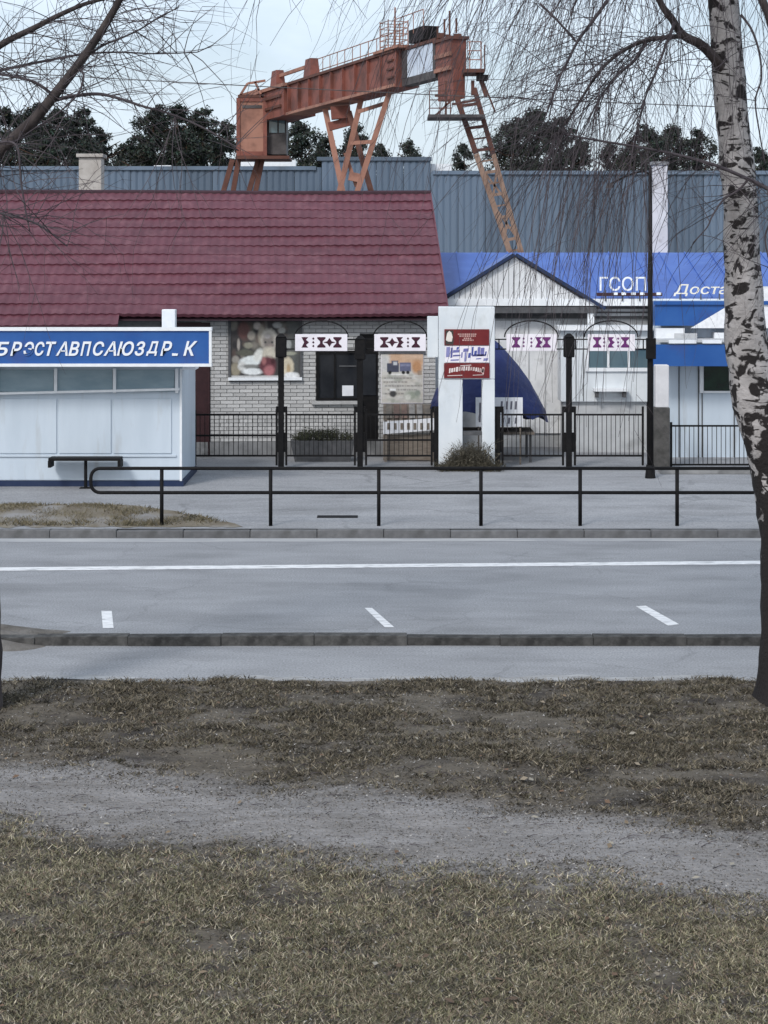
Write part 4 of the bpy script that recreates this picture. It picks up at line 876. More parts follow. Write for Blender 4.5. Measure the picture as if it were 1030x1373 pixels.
pbox(1014, 1060, 488, 528, KZ - .03, KZ - .003).build('window', M['greenglass'], t)
pbox(884, 1160, 622, 632, KZ - .06, KZ - .004).build('plinth', M['greytrim'], t)
# concrete low step in front of the fence there
o = MB().box(X(884, 35.6), X(1100, 35.6), 35.3, 35.75, ZF + .001, ZF + .09).build('concrete_step', M['concrete'], at=(X(960, 35.6), 35.5, ZF), bevel=.01); tag(o, 'low grey concrete strip at the foot of the picket fence by the birch', 'step')

# ------------------------------------------------------------------ news kiosk with the long blue sign
NZ = D(652, ZF); FZ = NZ - .75
t = thing('news_kiosk', 'white metal kiosk with long blue lettered sign and shutters', 'kiosk', (X(100, NZ), NZ, ZF))
kx0, kx1 = X(-330, NZ), X(244, NZ)
MB().box(kx0, kx1, NZ, NZ + 2.4, ZF + .1, Zh(480, FZ)).build('body', M['kiosk'], t, bevel=.02)
MB().box(kx0 - .02, kx1 + .03, NZ - .03, NZ + 2.43, ZF, ZF + .098).build('plinth', M['navy'], t)
sg = MB().box(X(-340, FZ), X(282, FZ), FZ, FZ + .14, Zh(489, FZ), Zh(442, FZ)).build('sign_box', M['signblue'], t)
for y0, y1 in ((439, 443.5), (487.5, 491.5)): MB().box(X(-341, FZ), X(284, FZ), FZ - .035, FZ + .15, Zh(y1, FZ), Zh(y0, FZ)).build('sign_trim', M['trim'], sg)
MB().box(X(280.5, FZ), X(284, FZ), FZ - .03, FZ - .002, Zh(487.3, FZ), Zh(443.7, FZ)).build('sign_trim', M['trim'], sg)
MB().box(X(-338, FZ), kx1 + .02, FZ + .142, NZ + 2.5, Zh(489, FZ) + .02, Zh(480, FZ) + .06).build('roof_slab', M['kiosk'], t)
# the letters of the sign, one by one, with the stump of the broken one
ltr = [('Б', -7, 13), ('Р', 14, 30), ('Э', 32, 46), ('С', 47, 60), ('Т', 62, 76), ('А', 75, 91), ('В', 92, 107), ('П', 108, 123), ('С', 125, 140), ('А', 139, 156), ('Ю', 157, 180), ('З', 181, 195), ('Д', 196, 213), ('Р', 215, 231), ('К', 246, 265)]
for ch, a, c in ltr: text('letter', ch, M['letters'], sg, X(a, FZ), X(c, FZ), Zh(477, FZ), Zh(457.5 + .004 * (200 - a), FZ), FZ - .002, .3, .012 if ch == 'А' else .024, .02)
MB().hexa([(X(231, FZ), FZ - .022, Zh(477, FZ)), (X(238, FZ), FZ - .022, Zh(477, FZ)), (X(238, FZ), FZ - .004, Zh(477, FZ)), (X(231, FZ), FZ - .004, Zh(477, FZ))], [(X(231, FZ), FZ - .022, Zh(473.5, FZ)), (X(239, FZ), FZ - .022, Zh(474, FZ)), (X(239, FZ), FZ - .004, Zh(474, FZ)), (X(231, FZ), FZ - .004, Zh(473.5, FZ))]).build('letter_stump', M['letters'], sg)
wz = NZ - .02
for px0, px1 in ((-170, -86), (-84, -5), (-3, 72), (77, 151), (156, 234)):
    gl = pbox(px0, px1, 496, 525, NZ - .03, NZ - .004).build('pane', M['paleglass'], t)
for px in (-85, -4, 74.5, 153.5, 237): pbox(px - 2, px + 2, 494, 527, NZ - .09, NZ - .031).build('mullion', M['trim'], t)
b = MB(); o = NZ - .14; b.hexa([(X(-200, o), o, Zh(534, o)), (X(240, o), o, Zh(523.5, o)), (X(240, o), NZ - .003, Zh(523.5, o)), (X(-200, o), NZ - .003, Zh(534, o))], [(X(-200, o), o, Zh(531, o)), (X(240, o), o, Zh(520.5, o)), (X(240, o), NZ - .003, Zh(520.5, o)), (X(-200, o), NZ - .003, Zh(531, o))]); b.build('transom', M['trim'], t)
for px0, px1 in ((-165, -84), (-82, -3), (-1, 76), (79, 149), (152, 230)):
    pbox(px0, px1, 535, 608, NZ - .022, NZ - .003).build('shutter', M['kiosk'], t, bevel=.008)
pbox(-200, 236, 610, 612.5, NZ - .03, NZ - .004).build('ledge', M['kiosk'], t)
pbox(241, 244, 494, 645, NZ - .025, NZ - .004).build('corner_strip', M['trim'], t)
pbox(245, 262, 492, 496, NZ - .3, NZ + .3).build('eave_bracket', M['trim'], t)
VZ2 = NZ + .8
MB().box(X(217, VZ2), X(235, VZ2), VZ2, VZ2 + .25, Zh(482, VZ2), Zh(415, VZ2)).build('vent_stack', M['trim'], t, bevel=.012)
# bench before it
EZ = NZ - .28
t = thing('bench', 'narrow dark metal bench in front of the white kiosk shutters', 'bench', (X(115, EZ), EZ, ZF))
zs = Zh(613, EZ)
for k in range(2): MB().box(X(67, EZ), X(163, EZ), EZ - .17 + k * .18, EZ - .01 + k * .18, zs - .05, zs).build('seat_plank', M['black'], t, bevel=.006)
for px in (68.5, 161.5): MB().box(X(px - 2, EZ), X(px + 2, EZ), EZ - .17, EZ + .17, zs - .17, zs - .051).build('end_bracket', M['black'], t)
MB().tube([(X(115, EZ), EZ, ZF), (X(115, EZ), EZ, zs - .05)], .03, 8).build('leg', M['black'], t); MB().box(X(115, EZ) - .1, X(115, EZ) + .1, EZ - .1, EZ + .1, ZF, ZF + .012).build('base_plate', M['black'], t)

# ------------------------------------------------------------------ market gates
GZ = D(628, ZF)
def post(px, ytop, lab, head=True, w=.055):
    t = thing('gate_post', lab, 'post', (X(px, GZ), GZ, ZF), group='black gate posts')
    x = X(px, GZ); MB().box(x - w, x + w, GZ - w, GZ + w, ZF, Zh(ytop + (2 if head else 0), GZ)).build('shaft', M['black'], t, bevel=.008)
    if head:
        MB().box(x - w - .05, x + w + .05, GZ - w - .03, GZ + w + .03, Zh(ytop + 32, GZ), Zh(ytop + 5, GZ)).build('collar', M['black'], t, bevel=.02)
        MB().hexa([(x - .1, GZ - .1, Zh(ytop + 4.8, GZ)), (x + .1, GZ - .1, Zh(ytop + 4.8, GZ)), (x + .1, GZ + .1, Zh(ytop + 4.8, GZ)), (x - .1, GZ + .1, Zh(ytop + 4.8, GZ))], [(x - .03, GZ - .03, Zh(ytop, GZ)), (x + .03, GZ - .03, Zh(ytop, GZ)), (x + .03, GZ + .03, Zh(ytop, GZ)), (x - .03, GZ + .03, Zh(ytop, GZ))]).build('cap', M['black'], t)
    for py in (545, 580): MB().box(x - w - .045, x + w + .045, GZ - .03, GZ + .03, Zh(py + 26 if py == 580 else py + 8, GZ), Zh(py, GZ)).build('hinge_bracket', M['black'], t)
    MB().box(x - .12, x + .12, GZ - .12, GZ + .12, ZF, ZF + .015).build('base_plate', M['black'], t); return t
post(377, 447, 'tall black gate post beside the display window')
post(483, 450, 'tall black gate post in front of the dark shop door')
post(763, 447, 'tall black gate post between the stall cover and the trading booth')
post(586, 545, 'short black gate post beside the left leg of the white sign pylon', False)
post(667, 548, 'short black gate post beside the right leg of the white sign pylon', False)
def gate(px0, px1, ytop, lab, rails, nm='gate_leaf', cat='gate', ybot=624, step=.088, pick=None):
    t = thing(nm, lab, cat, (X((px0 + px1) / 2, GZ), GZ, ZF), group='black picket gates and panels'); x0, x1 = X(px0, GZ), X(px1, GZ); r = .02
    for x in (x0, x1): MB().box(x - r, x + r, GZ - r, GZ + r, max(ZF + .002, Zh(ybot, GZ)), Zh(ytop, GZ)).build('stile', M['black'], t)
    for py in rails: z = Zh(py, GZ); MB().box(x0 + r + .001, x1 - r - .001, GZ - .017, GZ + .017, z - .017, z + .017).build('rail', M['black'], t)
    p0, p1 = pick or (rails[0], rails[-1]); n = int((x1 - x0) / step)
    me = MB().box(-.006, .006, GZ - .006 - GZ, .006, 0, Zh(p0, GZ) - Zh(p1, GZ) - .036); first = None
    for i in range(1, n):
        if first is None: o = first = me.build('picket', M['black'])
        else: o = first.copy(); col.objects.link(o)
        o.parent = t; o.location = (x0 + (x1 - x0) * i / n - X((px0 + px1) / 2, GZ), random.uniform(-.003, .003), Zh(p1, GZ) + .018 - ZF)
    return t
gate(262, 371, 549, 'black picket panel between the white kiosk and the first gate post', [556, 584, 611], 'picket_panel', 'fence')
gate(384, 476, 545, 'black picket gate leaf in front of the flower trough', [556, 611])
gate(491, 579, 549, 'black picket gate leaf in front of the sample rack', [556, 590, 611])
gate(674, 755, 545, 'black picket gate leaf in front of the blue stall cover', [556, 611])
gate(771, 862, 545, 'black picket gate leaf in front of the trading booth', [556, 611])
gate(900, 1150, 566, 'black picket panel before the white kiosk, partly behind the birch', [571, 623], 'picket_panel', 'fence', 627)
# ornamented boards under iron hoops
def ornament(px0, px1, om, lab, seq, pxl, pxr):
    t = thing('ornament_board', lab, 'sign', (X((px0 + px1) / 2, GZ), GZ, Zh(470, GZ)), group='ornament boards hung between the gate posts')
    MB().box(X(px0, GZ), X(px1, GZ), GZ - .06, GZ - .03, Zh(470.5, GZ), Zh(448, GZ)).build('board', M['board'], t, bevel=.006)
    o = GZ - .0635; q = lambda px, py: (X(px, o), o, Zh(py, o))
    for i, s in enumerate(seq):
        c = px0 + 8 + (px1 - px0 - 16) * (i + .5) / len(seq); b = MB()
        if s == 'I':
            b.quad(q(c - 5.5, 466), q(c + 5.5, 466), q(c + 5.5, 464), q(c + 1.8, 460.5), q(c + 1.8, 457.5), q(c + 5.5, 454), q(c + 5.5, 452), q(c - 5.5, 452), q(c - 5.5, 454), q(c - 1.8, 457.5), q(c - 1.8, 460.5), q(c - 5.5, 464))
        elif s == 'D':
            b.quad(q(c - 8.5, 459), q(c - 3, 460.4), q(c, 465), q(c + 3, 460.4), q(c + 8.5, 459), q(c + 3, 457.6), q(c, 453), q(c - 3, 457.6))
        elif s == 'B':
            b.quad(q(c - 5, 466), q(c + 4, 466), q(c + 1, 462.5), q(c + 5, 459), q(c + 1, 455.5), q(c + 4, 452), q(c - 5, 452), q(c - 1.5, 459))
        else:
            for dy in (-5, 0, 5): b.quad(q(c - 1.6, 459 + dy), q(c, 460.8 + dy), q(c + 1.6, 459 + dy), q(c, 457.2 + dy))
        b.build('motif', om, t)
    pts = []
    for k in range(17):
        a = math.pi * k / 16; c = (px0 + px1) / 2; pts.append((X(c - math.cos(a) * 36, GZ), GZ, Zh(452 - 22 * math.sin(a), GZ)))
    MB().tube(pts, .014, 5).build('hoop', M['black'], t)
    for xa, xb, sgn in ((pxl, px0, 1), (px1, pxr, -1)):
        b = MB(); y0, y1 = 455, 468; e = xa if sgn > 0 else xb; f = xb if sgn > 0 else xa
        b.tube([(X(e, GZ), GZ, Zh(y0, GZ)), (X(f, GZ), GZ, Zh(y0, GZ))], .013, 5); b.tube([(X(e, GZ), GZ, Zh(y1, GZ)), (X(f, GZ), GZ, Zh(y1, GZ))], .013, 5)
        m_ = e + (f - e) * .35; b.tube([(X(m_, GZ), GZ, Zh(y0, GZ)), (X(m_, GZ), GZ, Zh(y1, GZ))], .013, 5); b.build('bracket', M['black'], t)
    MB().tube([(X(px0 + 1, GZ), GZ, Zh(460, GZ)), (X(px1 - 1, GZ), GZ, Zh(460, GZ))], .014, 5).build('back_bar', M['black'], t)
ornament(396, 466, M['orn'], 'white board with dark red ornament above the dark shop window', 'BdIDI', 377, 483)
ornament(502, 571, M['orn'], 'white board with black ornament above the truck poster', 'IDBdI', 483, 588)
ornament(679, 746, M['orn2'], 'white board with purple ornament over the blue stall cover', 'I dBI', 664, 763)
ornament(788, 851, M['orn2'], 'white board with purple ornament over the booth panes', 'IdBdI', 763, 869)
# ------------------------------------------------------------------ white sign pylon
t = thing('sign_pylon', 'white two-legged sign pylon carrying stacked red and violet signs', 'sign', (X(627, GZ), GZ, ZF))
d0, d1 = GZ - .16, GZ + .16
MB().box(X(588, GZ), X(620, GZ), d0, d1, ZF, Zh(508, GZ)).build('leg', M['white'], t, bevel=.015); MB().box(X(646, GZ), X(663, GZ), d0, d1, ZF, Zh(508, GZ)).build('leg', M['white'], t, bevel=.015)
MB().box(X(588, GZ), X(663, GZ), d0, d1, Zh(507.8, GZ), Zh(411, GZ)).build('head', M['white'], t, bevel=.015)
MB().box(X(573, GZ), X(587.6, GZ), GZ - .05, GZ + .1, Zh(479, GZ), Zh(424, GZ)).build('wing', M['white'], t, bevel=.01)
MB().box(X(620.3, GZ), X(645.7, GZ), d0 + .04, d1 - .04, Zh(583, GZ), Zh(578, GZ)).build('cross_bar', M['greytrim'], t)
sf = d0 - .002
s1 = pbox(596, 656, 441.5, 463, d0 - .03, d0 - .003).build('sign', M['red'], t)
fz = d0 - .033; q = lambda px, py: (X(px, fz), fz, Zh(py, fz))
b = MB(); b.quad(q(597.5, 462), q(608, 462), q(608, 443), q(597.5, 443), c=(.05, .045, .04)); fz -= .002; b.quad(q(598, 456), q(601, 458), q(606, 458), q(607, 452), q(605.5, 446), q(602.5, 443.5), q(599.5, 447), c=(.72, .66, .6)); fz -= .0
for x0_, x1_, y in ((614, 640, 448), (616, 638, 450.5), (622, 633, 453.5), (620, 635, 456)):
    x = x0_
    while x < x1_ - 1: ww = random.uniform(1.2, 2.6); b.quad(q(x, y + 1.1), q(min(x + ww, x1_), y + 1.1), q(min(x + ww, x1_), y - .8), q(x, y - .8), c=(.5, .3, .27)); x += ww + .7
b.build('print', M['print'], s1)
s2 = pbox(597, 656, 464, 486, d0 - .03, d0 - .003).build('sign', M['board'], t); fz = d0 - .033
b = MB(); V = [(.10, .10, .28), (.15, .15, .36), (.07, .09, .3), (.22, .22, .42)]
for x, x1_, y0, y1 in ((598, 603, 465, 479), (604, 606.5, 466, 480), (607, 616, 469, 473), (607, 617, 475.5, 478), (612, 615, 465, 469), (618, 620, 472, 480), (604, 615, 481.5, 484), (621, 628, 467, 472), (622.5, 625, 472, 485), (627.5, 631, 473, 480), (632, 634.5, 465, 477), (635.5, 639, 470, 477), (640, 643.5, 465, 477.5), (644, 649, 466, 477.5), (650, 652, 471, 477), (633, 651, 475, 478), (648, 654, 480, 484), (638, 645, 480, 482)):
    b.quad(q(x, y1), q(x1_, y1 - .6), q(x1_ + .8, y0), q(x + .8, y0 + .5), c=random.choice(V))
b.build('print', M['print'], s2)
s3 = pbox(595.5, 656.5, 487, 507, d0 - .03, d0 - .003).build('sign', M['red'], t); fz = d0 - .033
b = MB(); x = 602
while x < 646:
    ww = random.uniform(1.5, 3.0); yy = 497 - 3 * math.sin((x - 602) / 44 * math.pi); hh = random.uniform(2.4, 3.4); b.quad(q(x, yy + hh), q(x + ww, yy + hh - .3), q(x + ww + .5, yy - hh), q(x + .5, yy - hh + .4), c=random.choice([(.62, .52, .5), (.5, .4, .38), (.7, .62, .6)])); x += ww + .9
b.quad(q(600, 504.3), q(620, 503.6), q(620, 502.6), q(600, 503.3), c=(.6, .5, .48)); b.quad(q(617, 490), q(632, 489), q(632, 490), q(617, 491), c=(.6, .52, .5)); b.quad(q(634, 503.6), q(648, 503), q(648, 502), q(634, 502.6), c=(.5, .4, .38)); b.quad(q(646, 500), q(649, 503), q(650, 493), q(647, 492), c=(.66, .45, .42))
b.build('print', M['print'], s3)
# dry bush at its foot
bz = GZ - .35
t = thing('dry_bush', 'dry grey weeds heaped at the foot of the white sign pylon', 'bush', (X(628, bz), bz, ZF))
bushmesh(X(600, bz), X(658, bz), bz, .2, ZF, .62, 260, 21, .006).build('stems', M['weed'], t); bushmesh(X(588, bz), X(672, bz), bz, .25, ZF, .16, 260, 22, .006).build('low_weeds', mat('dark_weeds', (.05, .045, .03), (.08, .07, .05), 8, .95), t)
# ------------------------------------------------------------------ stall under a blue cover
SZ = GZ + 1.85; sx = X(650, SZ)
t = thing('covered_stall', 'market stall under a sagging dark blue cover behind the sign pylon', 'stall', (sx, SZ, ZF))
b = MB(); nr, na = 14, 48; R = 1.28; ztop, zrim = Zh(448, SZ), Zh(553, SZ)
for j in range(nr + 1):
    v = j / nr
    for i in range(na):
        a = 2 * math.pi * i / na; rib = abs(math.sin(a * 4)); r_ = R * (v ** .82) * (1 - .05 * rib * v) * (1 + .05 * math.cos(a)); z = ztop + (zrim - ztop) * (v ** 1.12) + .16 * rib * v * v * (1 - v * .4) * 1.0
        z -= (.24 * max(0, math.cos(a - .5)) * v ** 3) if j == nr else .1 * max(0, math.cos(a - .5)) * v ** 3
        if j == nr: r_ *= .97
        w_ = (.06 * mnoise.noise(Vector((a * 2.5, v * 4, 3))) + .03 * mnoise.noise(Vector((a * 7, v * 9, 5)))) * v
        b.v.append((sx + math.cos(a) * (r_ + w_), SZ + math.sin(a) * (r_ + w_), z + w_))
for j in range(nr):
    for i in range(na): i2 = (i + 1) % na; b.f.append((j * na + i, j * na + i2, (j + 1) * na + i2, (j + 1) * na + i)); b.c.append(None)
b.build('cover', M['tarp'], t, smooth=True)
MB().tube([(sx, SZ, ZF), (sx, SZ, ztop - .02)], .03, 8).build('pole', M['greytrim'], t); MB().tube([(sx, SZ, ztop - .03), (sx, SZ, ztop + .06)], [.05, .02], 8).build('finial', M['black'], t)
tz = Zh(578, SZ - .6); MB().box(sx - .9, sx + .95, SZ - .85, SZ + .3, tz - .05, tz).build('table_top', M['wood'], t)
for xx in (-.85, .85):
    for yy in (-.8, .2): MB().box(sx + xx, sx + xx + .05, SZ + yy, SZ + yy + .05, ZF, tz - .051).build('leg', M['greytrim'], t)
b2z = SZ - 1.2
t = thing('price_board', 'white price board with rows of dark marks under the blue stall cover', 'sign', (X(672, b2z), b2z, ZF))
bb = pbox(638, 701, 533, 572, b2z, b2z + .03).build('board', M['paper'], t)
for px in (641, 697): MB().box(X(px, b2z), X(px + 2, b2z), b2z + .031, b2z + .06, ZF, Zh(540, b2z)).build('leg', M['wood'], t)
fz = b2z - .004; b = MB()
for y0, y1, xs_ in ((538, 549, (671, 678, 684, 690)), (560, 568, (673, 681, 690)), (540, 566, (642,))):
    for x in xs_: b.quad(q(x, y1), q(x + 2.6, y1), q(x + 3.4, y0), q(x + .8, y0), c=(.14, .14, .17))
b.quad(q(668, 556), q(699, 556), q(699, 554.6), q(668, 554.6), c=(.3, .3, .33)); b.build('marks', M['print'], bb)

# ------------------------------------------------------------------ poles, pillar, wire, drain
LZ = D(641, ZF)
t = thing('pole', 'tall slim black pole with junction box beside the blue awning kiosk', 'pole', (X(872, LZ), LZ, ZF))
xp = X(872, LZ); MB().tube([(xp, LZ, ZF), (xp, LZ, Zh(480, LZ)), (xp, LZ, Zh(225, LZ))], [.062, .055, .032], 10).build('shaft', M['black'], t, smooth=True)
MB().box(xp - .09, xp + .09, LZ - .13, LZ - .057, Zh(481, LZ), Zh(453, LZ)).build('junction_box', M['black'], t, bevel=.01); MB().tube([(xp, LZ, ZF), (xp, LZ, ZF + .25)], [.1, .075], 10).build('foot', M['black'], t)
MB().tube(catmull([(xp, LZ, Zh(235, LZ)), (xp - .12, LZ, Zh(230, LZ)), P(845, 234, LZ), P(818, 247, LZ)], 5), .018, 6).build('arm', M['black'], t)
MB().hexa([P(812, 252, LZ - .06), P(822, 252, LZ - .06), P(822, 252, LZ + .06), P(812, 252, LZ + .06)], [P(814, 246, LZ - .05), P(822, 246, LZ - .05), P(822, 246, LZ + .05), P(814, 246, LZ + .05)]).build('lamp_head', M['steel'], t)
t = thing('pillar', 'weathered concrete gate pillar with dark lower half beside the tall black pole', 'pillar', (X(886, GZ), GZ, ZF))
MB().box(X(876, GZ), X(897, GZ), GZ - .14, GZ + .16, ZF, Zh(546, GZ)).build('lower_shaft', mat('tarred_concrete', (.055, .053, .05), (.11, .105, .1), 4, .95, .6, 30, c3=(.03, .03, .03), scale3=3), t, bevel=.015); MB().box(X(878, GZ), X(896, GZ), GZ - .12, GZ + .14, Zh(545.8, GZ), Zh(489, GZ)).build('upper_shaft', M['white_mast'], t, bevel=.015)
Z = 46.5
t = thing('concrete_mast', 'whitewashed square concrete mast rising behind the blue pavilion roof', 'mast', (X(884, Z), Z, 0)); MB().hexa([(X(871, Z), Z - .2, 0), (X(895, Z), Z - .2, 0), (X(895, Z), Z + .2, 0), (X(871, Z), Z + .2, 0)], [(X(874.5, Z), Z - .17, Zh(222, Z)), (X(894, Z), Z - .17, Zh(222, Z)), (X(894, Z), Z + .17, Zh(222, Z)), (X(874.5, Z), Z + .17, Zh(222, Z))]).build('shaft', M['white_mast'], t, bevel=.015); MB().box(X(873, Z), X(895.5, Z), Z - .2, Z + .2, Zh(221.8, Z), Zh(217, Z)).build('cap', M['concrete'], t)
Z = 33.0; pts = []
for k in range(31): px = -300 + k * 55; u = (px + 300) / 1650; pts.append(P(px, 78 + u * 78 + 30 * u * (1 - u), Z))
o = MB().tube(pts, .0085, 5).build('overhead_wire', M['steel'], at=tuple(pts[0])); tag(o, 'thin overhead wire crossing the sky behind the trees', 'wire')
a = G(425, 694, ZF + .006); c = G(480, 691, ZF + .006); o = MB().box(a.x, c.x, a.y, c.y, ZF + .002, ZF + .008).build('drain_grate', M['black'], at=(a.x, a.y, ZF)); tag(o, 'narrow dark drain slot in the pavement behind the street railing', 'drain')

# ------------------------------------------------------------------ street railing
RZl = D(705, ZF)
t = thing('street_railing', 'low black pipe railing with rounded end along the road', 'railing', (X(120, RZl), RZl, ZF))
zt1, zt2 = Zh(628, RZl), Zh(660.5, RZl); xa = X(122, RZl); xb = X(1250, RZl); rr = .14
loop = [(xb, RZl, zt1), (xa + rr, RZl, zt1)] + [(xa + rr - rr * math.sin(k * math.pi / 12), RZl, zt1 - rr + rr * math.cos(k * math.pi / 12)) for k in range(1, 7)] + [(xa + rr - rr * math.cos(k * math.pi / 12), RZl, zt2 + rr - rr * math.sin(k * math.pi / 12)) for k in range(0, 6)] + [(xa + rr, RZl, zt2), (xb, RZl, zt2)]
MB().tube(loop, .027, 8).build('rail', M['black'], t, smooth=True)
for px in (217, 363, 508, 645, 778, 908, 1040, 1170): x = X(px, RZl); MB().tube([(x, RZl, ZF), (x, RZl, zt1 - .02)], .03, 8).build('post', M['black'], t, smooth=True)

# ------------------------------------------------------------------ trees in front
def strand(b, p, d, L, droop, r0, r, n=3, jit=.12, sub=.0, wind=(0, 0, 0)):
    st_ = .16; k = max(3, int(L / st_)); pts = [Vector(p)]; d = Vector(d).normalized()
    for i in range(k):
        d = (d + Vector((r.gauss(0, jit), r.gauss(0, jit), r.gauss(0, jit) - droop)) + Vector(wind) * .1).normalized(); q = pts[-1] + d * st_
        if q.z < 1.2: break
        pts.append(q)
    if len(pts) < 3: return pts
    b.tube(pts, lerps([r0, r0 * .75, r0 * .35], len(pts)), n, cap=False)
    if sub:
        for i in range(2, len(pts)):
            if r.random() < sub:
                dd = (pts[i] - pts[i - 1]).normalized() + Vector((r.gauss(0, .6), r.gauss(0, .6), r.gauss(-.1, .4)))
                strand(b, pts[i], dd, r.uniform(.2, .8) * min(1, L / 1.5), droop * .9, r0 * .5, r, 3, jit, 0, wind)
    return pts
TZ = D(938, 0)
# birch
bi = thing('birch_tree', 'large leaning birch with blotched white bark and hanging bare twigs', 'tree', (X(1052, TZ), TZ, -.05))
tr = [(1054, 975, 33), (1052, 930, 31), (1050, 880, 30), (1050, 800, 30), (1050, 730, 30), (1042, 660, 30), (1030, 600, 30), (1013, 540, 31), (1003, 480, 29), (999, 420, 27), (996, 350, 25), (993, 280, 23), (986, 200, 22), (979, 120, 21.5), (974, 60, 21), (970, 0, 20), (964, -100, 18), (955, -220, 16), (952, -340, 13), (945, -480, 9), (940, -620, 5)]
pts = catmull([P(a, b_, TZ) for a, b_, r_ in tr], 5); rs = lerps([r_ / F * TZ for a, b_, r_ in tr], len(pts))
b = MB(); b.tube(pts, rs, 20)
for i, v in enumerate(b.v):
    v = Vector(v); kk = i // 20; c = pts[min(kk, len(pts) - 1)]; d = v - c; s = 1 + .10 * mnoise.noise(v * 3.5) + .07 * mnoise.noise(v * 11)
    low = .5 * max(0, (.4 - v.z) / .4) ** 2; ang = math.atan2(d.y, d.x); b.v[i] = tuple(c + d * (s + low * (.55 + .4 * max(0, math.sin(ang * 5 + 1)))))
b.build('trunk', M['birch'], bi, smooth=True)
def limb(parent, pix, r0, r1, m, Zs=None, name='limb'):
    pp = [P(a, c, (TZ + (Zs[i] if Zs else 0))) for i, (a, c) in enumerate(pix)]; pts = catmull(pp, 6)
    b = MB(); b.tube(pts, lerps([r0, (r0 + r1) / 2, r1], len(pts)), 8); b.build(name, m, parent, smooth=True); return pts
r = random.Random(11)
LM = []
LM.append(limb(bi, [(975, 102), (958, 78), (940, 60), (916, 47), (900, 24), (884, 0), (862, -60), (850, -130)], .055, .02, M['bark'], [-.05, -.12, -.15, -.2, -.25, -.3, -.5, -.6]))
LM.append(limb(bi, [(918, 48), (895, 50), (868, 54), (842, 64), (815, 84), (795, 108), (775, 140), (756, 168)], .026, .008, M['bark'], [-.2, -.25, -.35, -.45, -.55, -.6, -.65, -.7]))
LM.append(limb(bi, [(1072, 280), (1045, 262), (1020, 248), (1003, 240), (960, 222), (910, 208), (860, 198), (800, 188), (745, 178)], .024, .008, M['twig'], [-.5, -.5, -.5, -.5, -.55, -.6, -.65, -.7, -.75]))
LM.append(limb(bi, [(1003, 241), (990, 255), (970, 268), (955, 290), (948, 305), (930, 325)], .012, .005, M['twig'], [-.5, -.5, -.5, -.52, -.55, -.6]))
LM.append(limb(bi, [(868, 54), (850, 82), (830, 98), (812, 120), (800, 140)], .018, .006, M['twig'], [-.35, -.4, -.45, -.5, -.55]))
LM.append(limb(bi, [(905, 30), (893, 60), (880, 96), (866, 130), (855, 175)], .015, .005, M['twig'], [-.3, -.35, -.4, -.45, -.5]))
LM.append(limb(bi, [(815, 0), (795, 28), (775, 55), (760, 85), (748, 110), (732, 155)], .018, .008, M['twig'], [-.9, -.9, -.9, -.95, -1, -1]))
LM.append(limb(bi, [(724, 5), (745, 25), (762, 44), (772, 56)], .012, .008, M['twig'], [-.9, -.9, -.9, -.9]))
LM.append(limb(bi, [(985, -30), (1010, -20), (1030, 20), (1036, 60), (1034, 110)], .05, .02, M['bark'], [-.1, -.2, -.3, -.3, -.3]))
LM.append(limb(bi, [(994, 20), (1008, 40), (1018, 70), (1021, 105), (1013, 135), (1018, 175), (1026, 220)], .012, .006, M['twig'], [-.15, -.25, -.3, -.3, -.3, -.3, -.3]))
LM.append(limb(bi, [(1030, 255), (1034, 290), (1026, 320), (1034, 360)], .012, .006, M['twig'], [-.6] * 4))
# limbs above the frame carry the hanging strands
up = []
for k, (pix, zz) in enumerate([([(966, -60), (900, -130), (830, -180), (760, -190), (690, -150)], (0, -.3, -.6, -.8, -.9)), ([(958, -180), (890, -260), (800, -290), (730, -260), (680, -200)], (0, .4, .8, 1.1, 1.3)),
        ([(955, -230), (900, -330), (830, -360), (770, -330), (720, -260)], (0, -.2, -.3, -.5, -.7)), ([(966, -80), (930, -160), (880, -190), (820, -170), (780, -120)], (0, .7, 1.3, 1.8, 2.1)), ([(962, -120), (940, -200), (910, -220), (880, -190), (850, -140)], (0, -.8, -1.3, -1.7, -1.9)),
        ([(964, -100), (1000, -180), (1050, -210), (1100, -190), (1150, -140)], (0, -.3, -.4, -.6, -.8)), ([(960, -160), (1010, -250), (1080, -280), (1150, -240), (1220, -170)], (0, .5, .8, 1.0, 1.2))]):
    up.append(limb(bi, pix, .06, .012, M['bark'], list(zz)))
tw = MB()
for k, pl in enumerate(up):
    for j in range(118 if k < 5 else 26):
        p = pl[r.randint(int(len(pl) * .25), len(pl) - 1)]; side = r.uniform(-.5, .5)
        strand(tw, p, (r.gauss(-.25, .5), r.gauss(0, .5), r.gauss(-.1, .35)), r.uniform(1.2, 4.0), .13, r.uniform(.0025, .0055), r, 3, .085, .22, (-.22, 0, 0))
for pl, nn, L in ((LM[0], 26, 1.9), (LM[1], 80, 1.9), (LM[2], 70, 1.5), (LM[3], 12, .9), (LM[4], 40, 1.7), (LM[5], 40, 1.8), (LM[6], 40, 1.3), (LM[9], 8, .9), (LM[10], 6, .8)):
    for j in range(nn):
        p = pl[r.randint(2, len(pl) - 1)]; strand(tw, p, (r.gauss(-.35, .45), r.gauss(0, .4), r.gauss(-.1, .4)), r.uniform(.4, 1) * L, .12, r.uniform(.0022, .005), r, 3, .09, .25, (-.2, 0, 0))
for j in range(60):                                    # the longest hanging strands
    px = r.uniform(690, 900); p = P(px, r.uniform(120, 260), TZ + r.uniform(-1, .5)); q = min((x for pl in LM[1:6] for x in pl), key=lambda x: (x - p).length)
    strand(tw, q, (r.gauss(-.2, .25), r.gauss(0, .3), -.5), r.uniform(1.6, 3.2), .16, r.uniform(.003, .005), r, 3, .06, .15, (-.12, 0, 0))
tw.build('crown', M['twig'], bi)
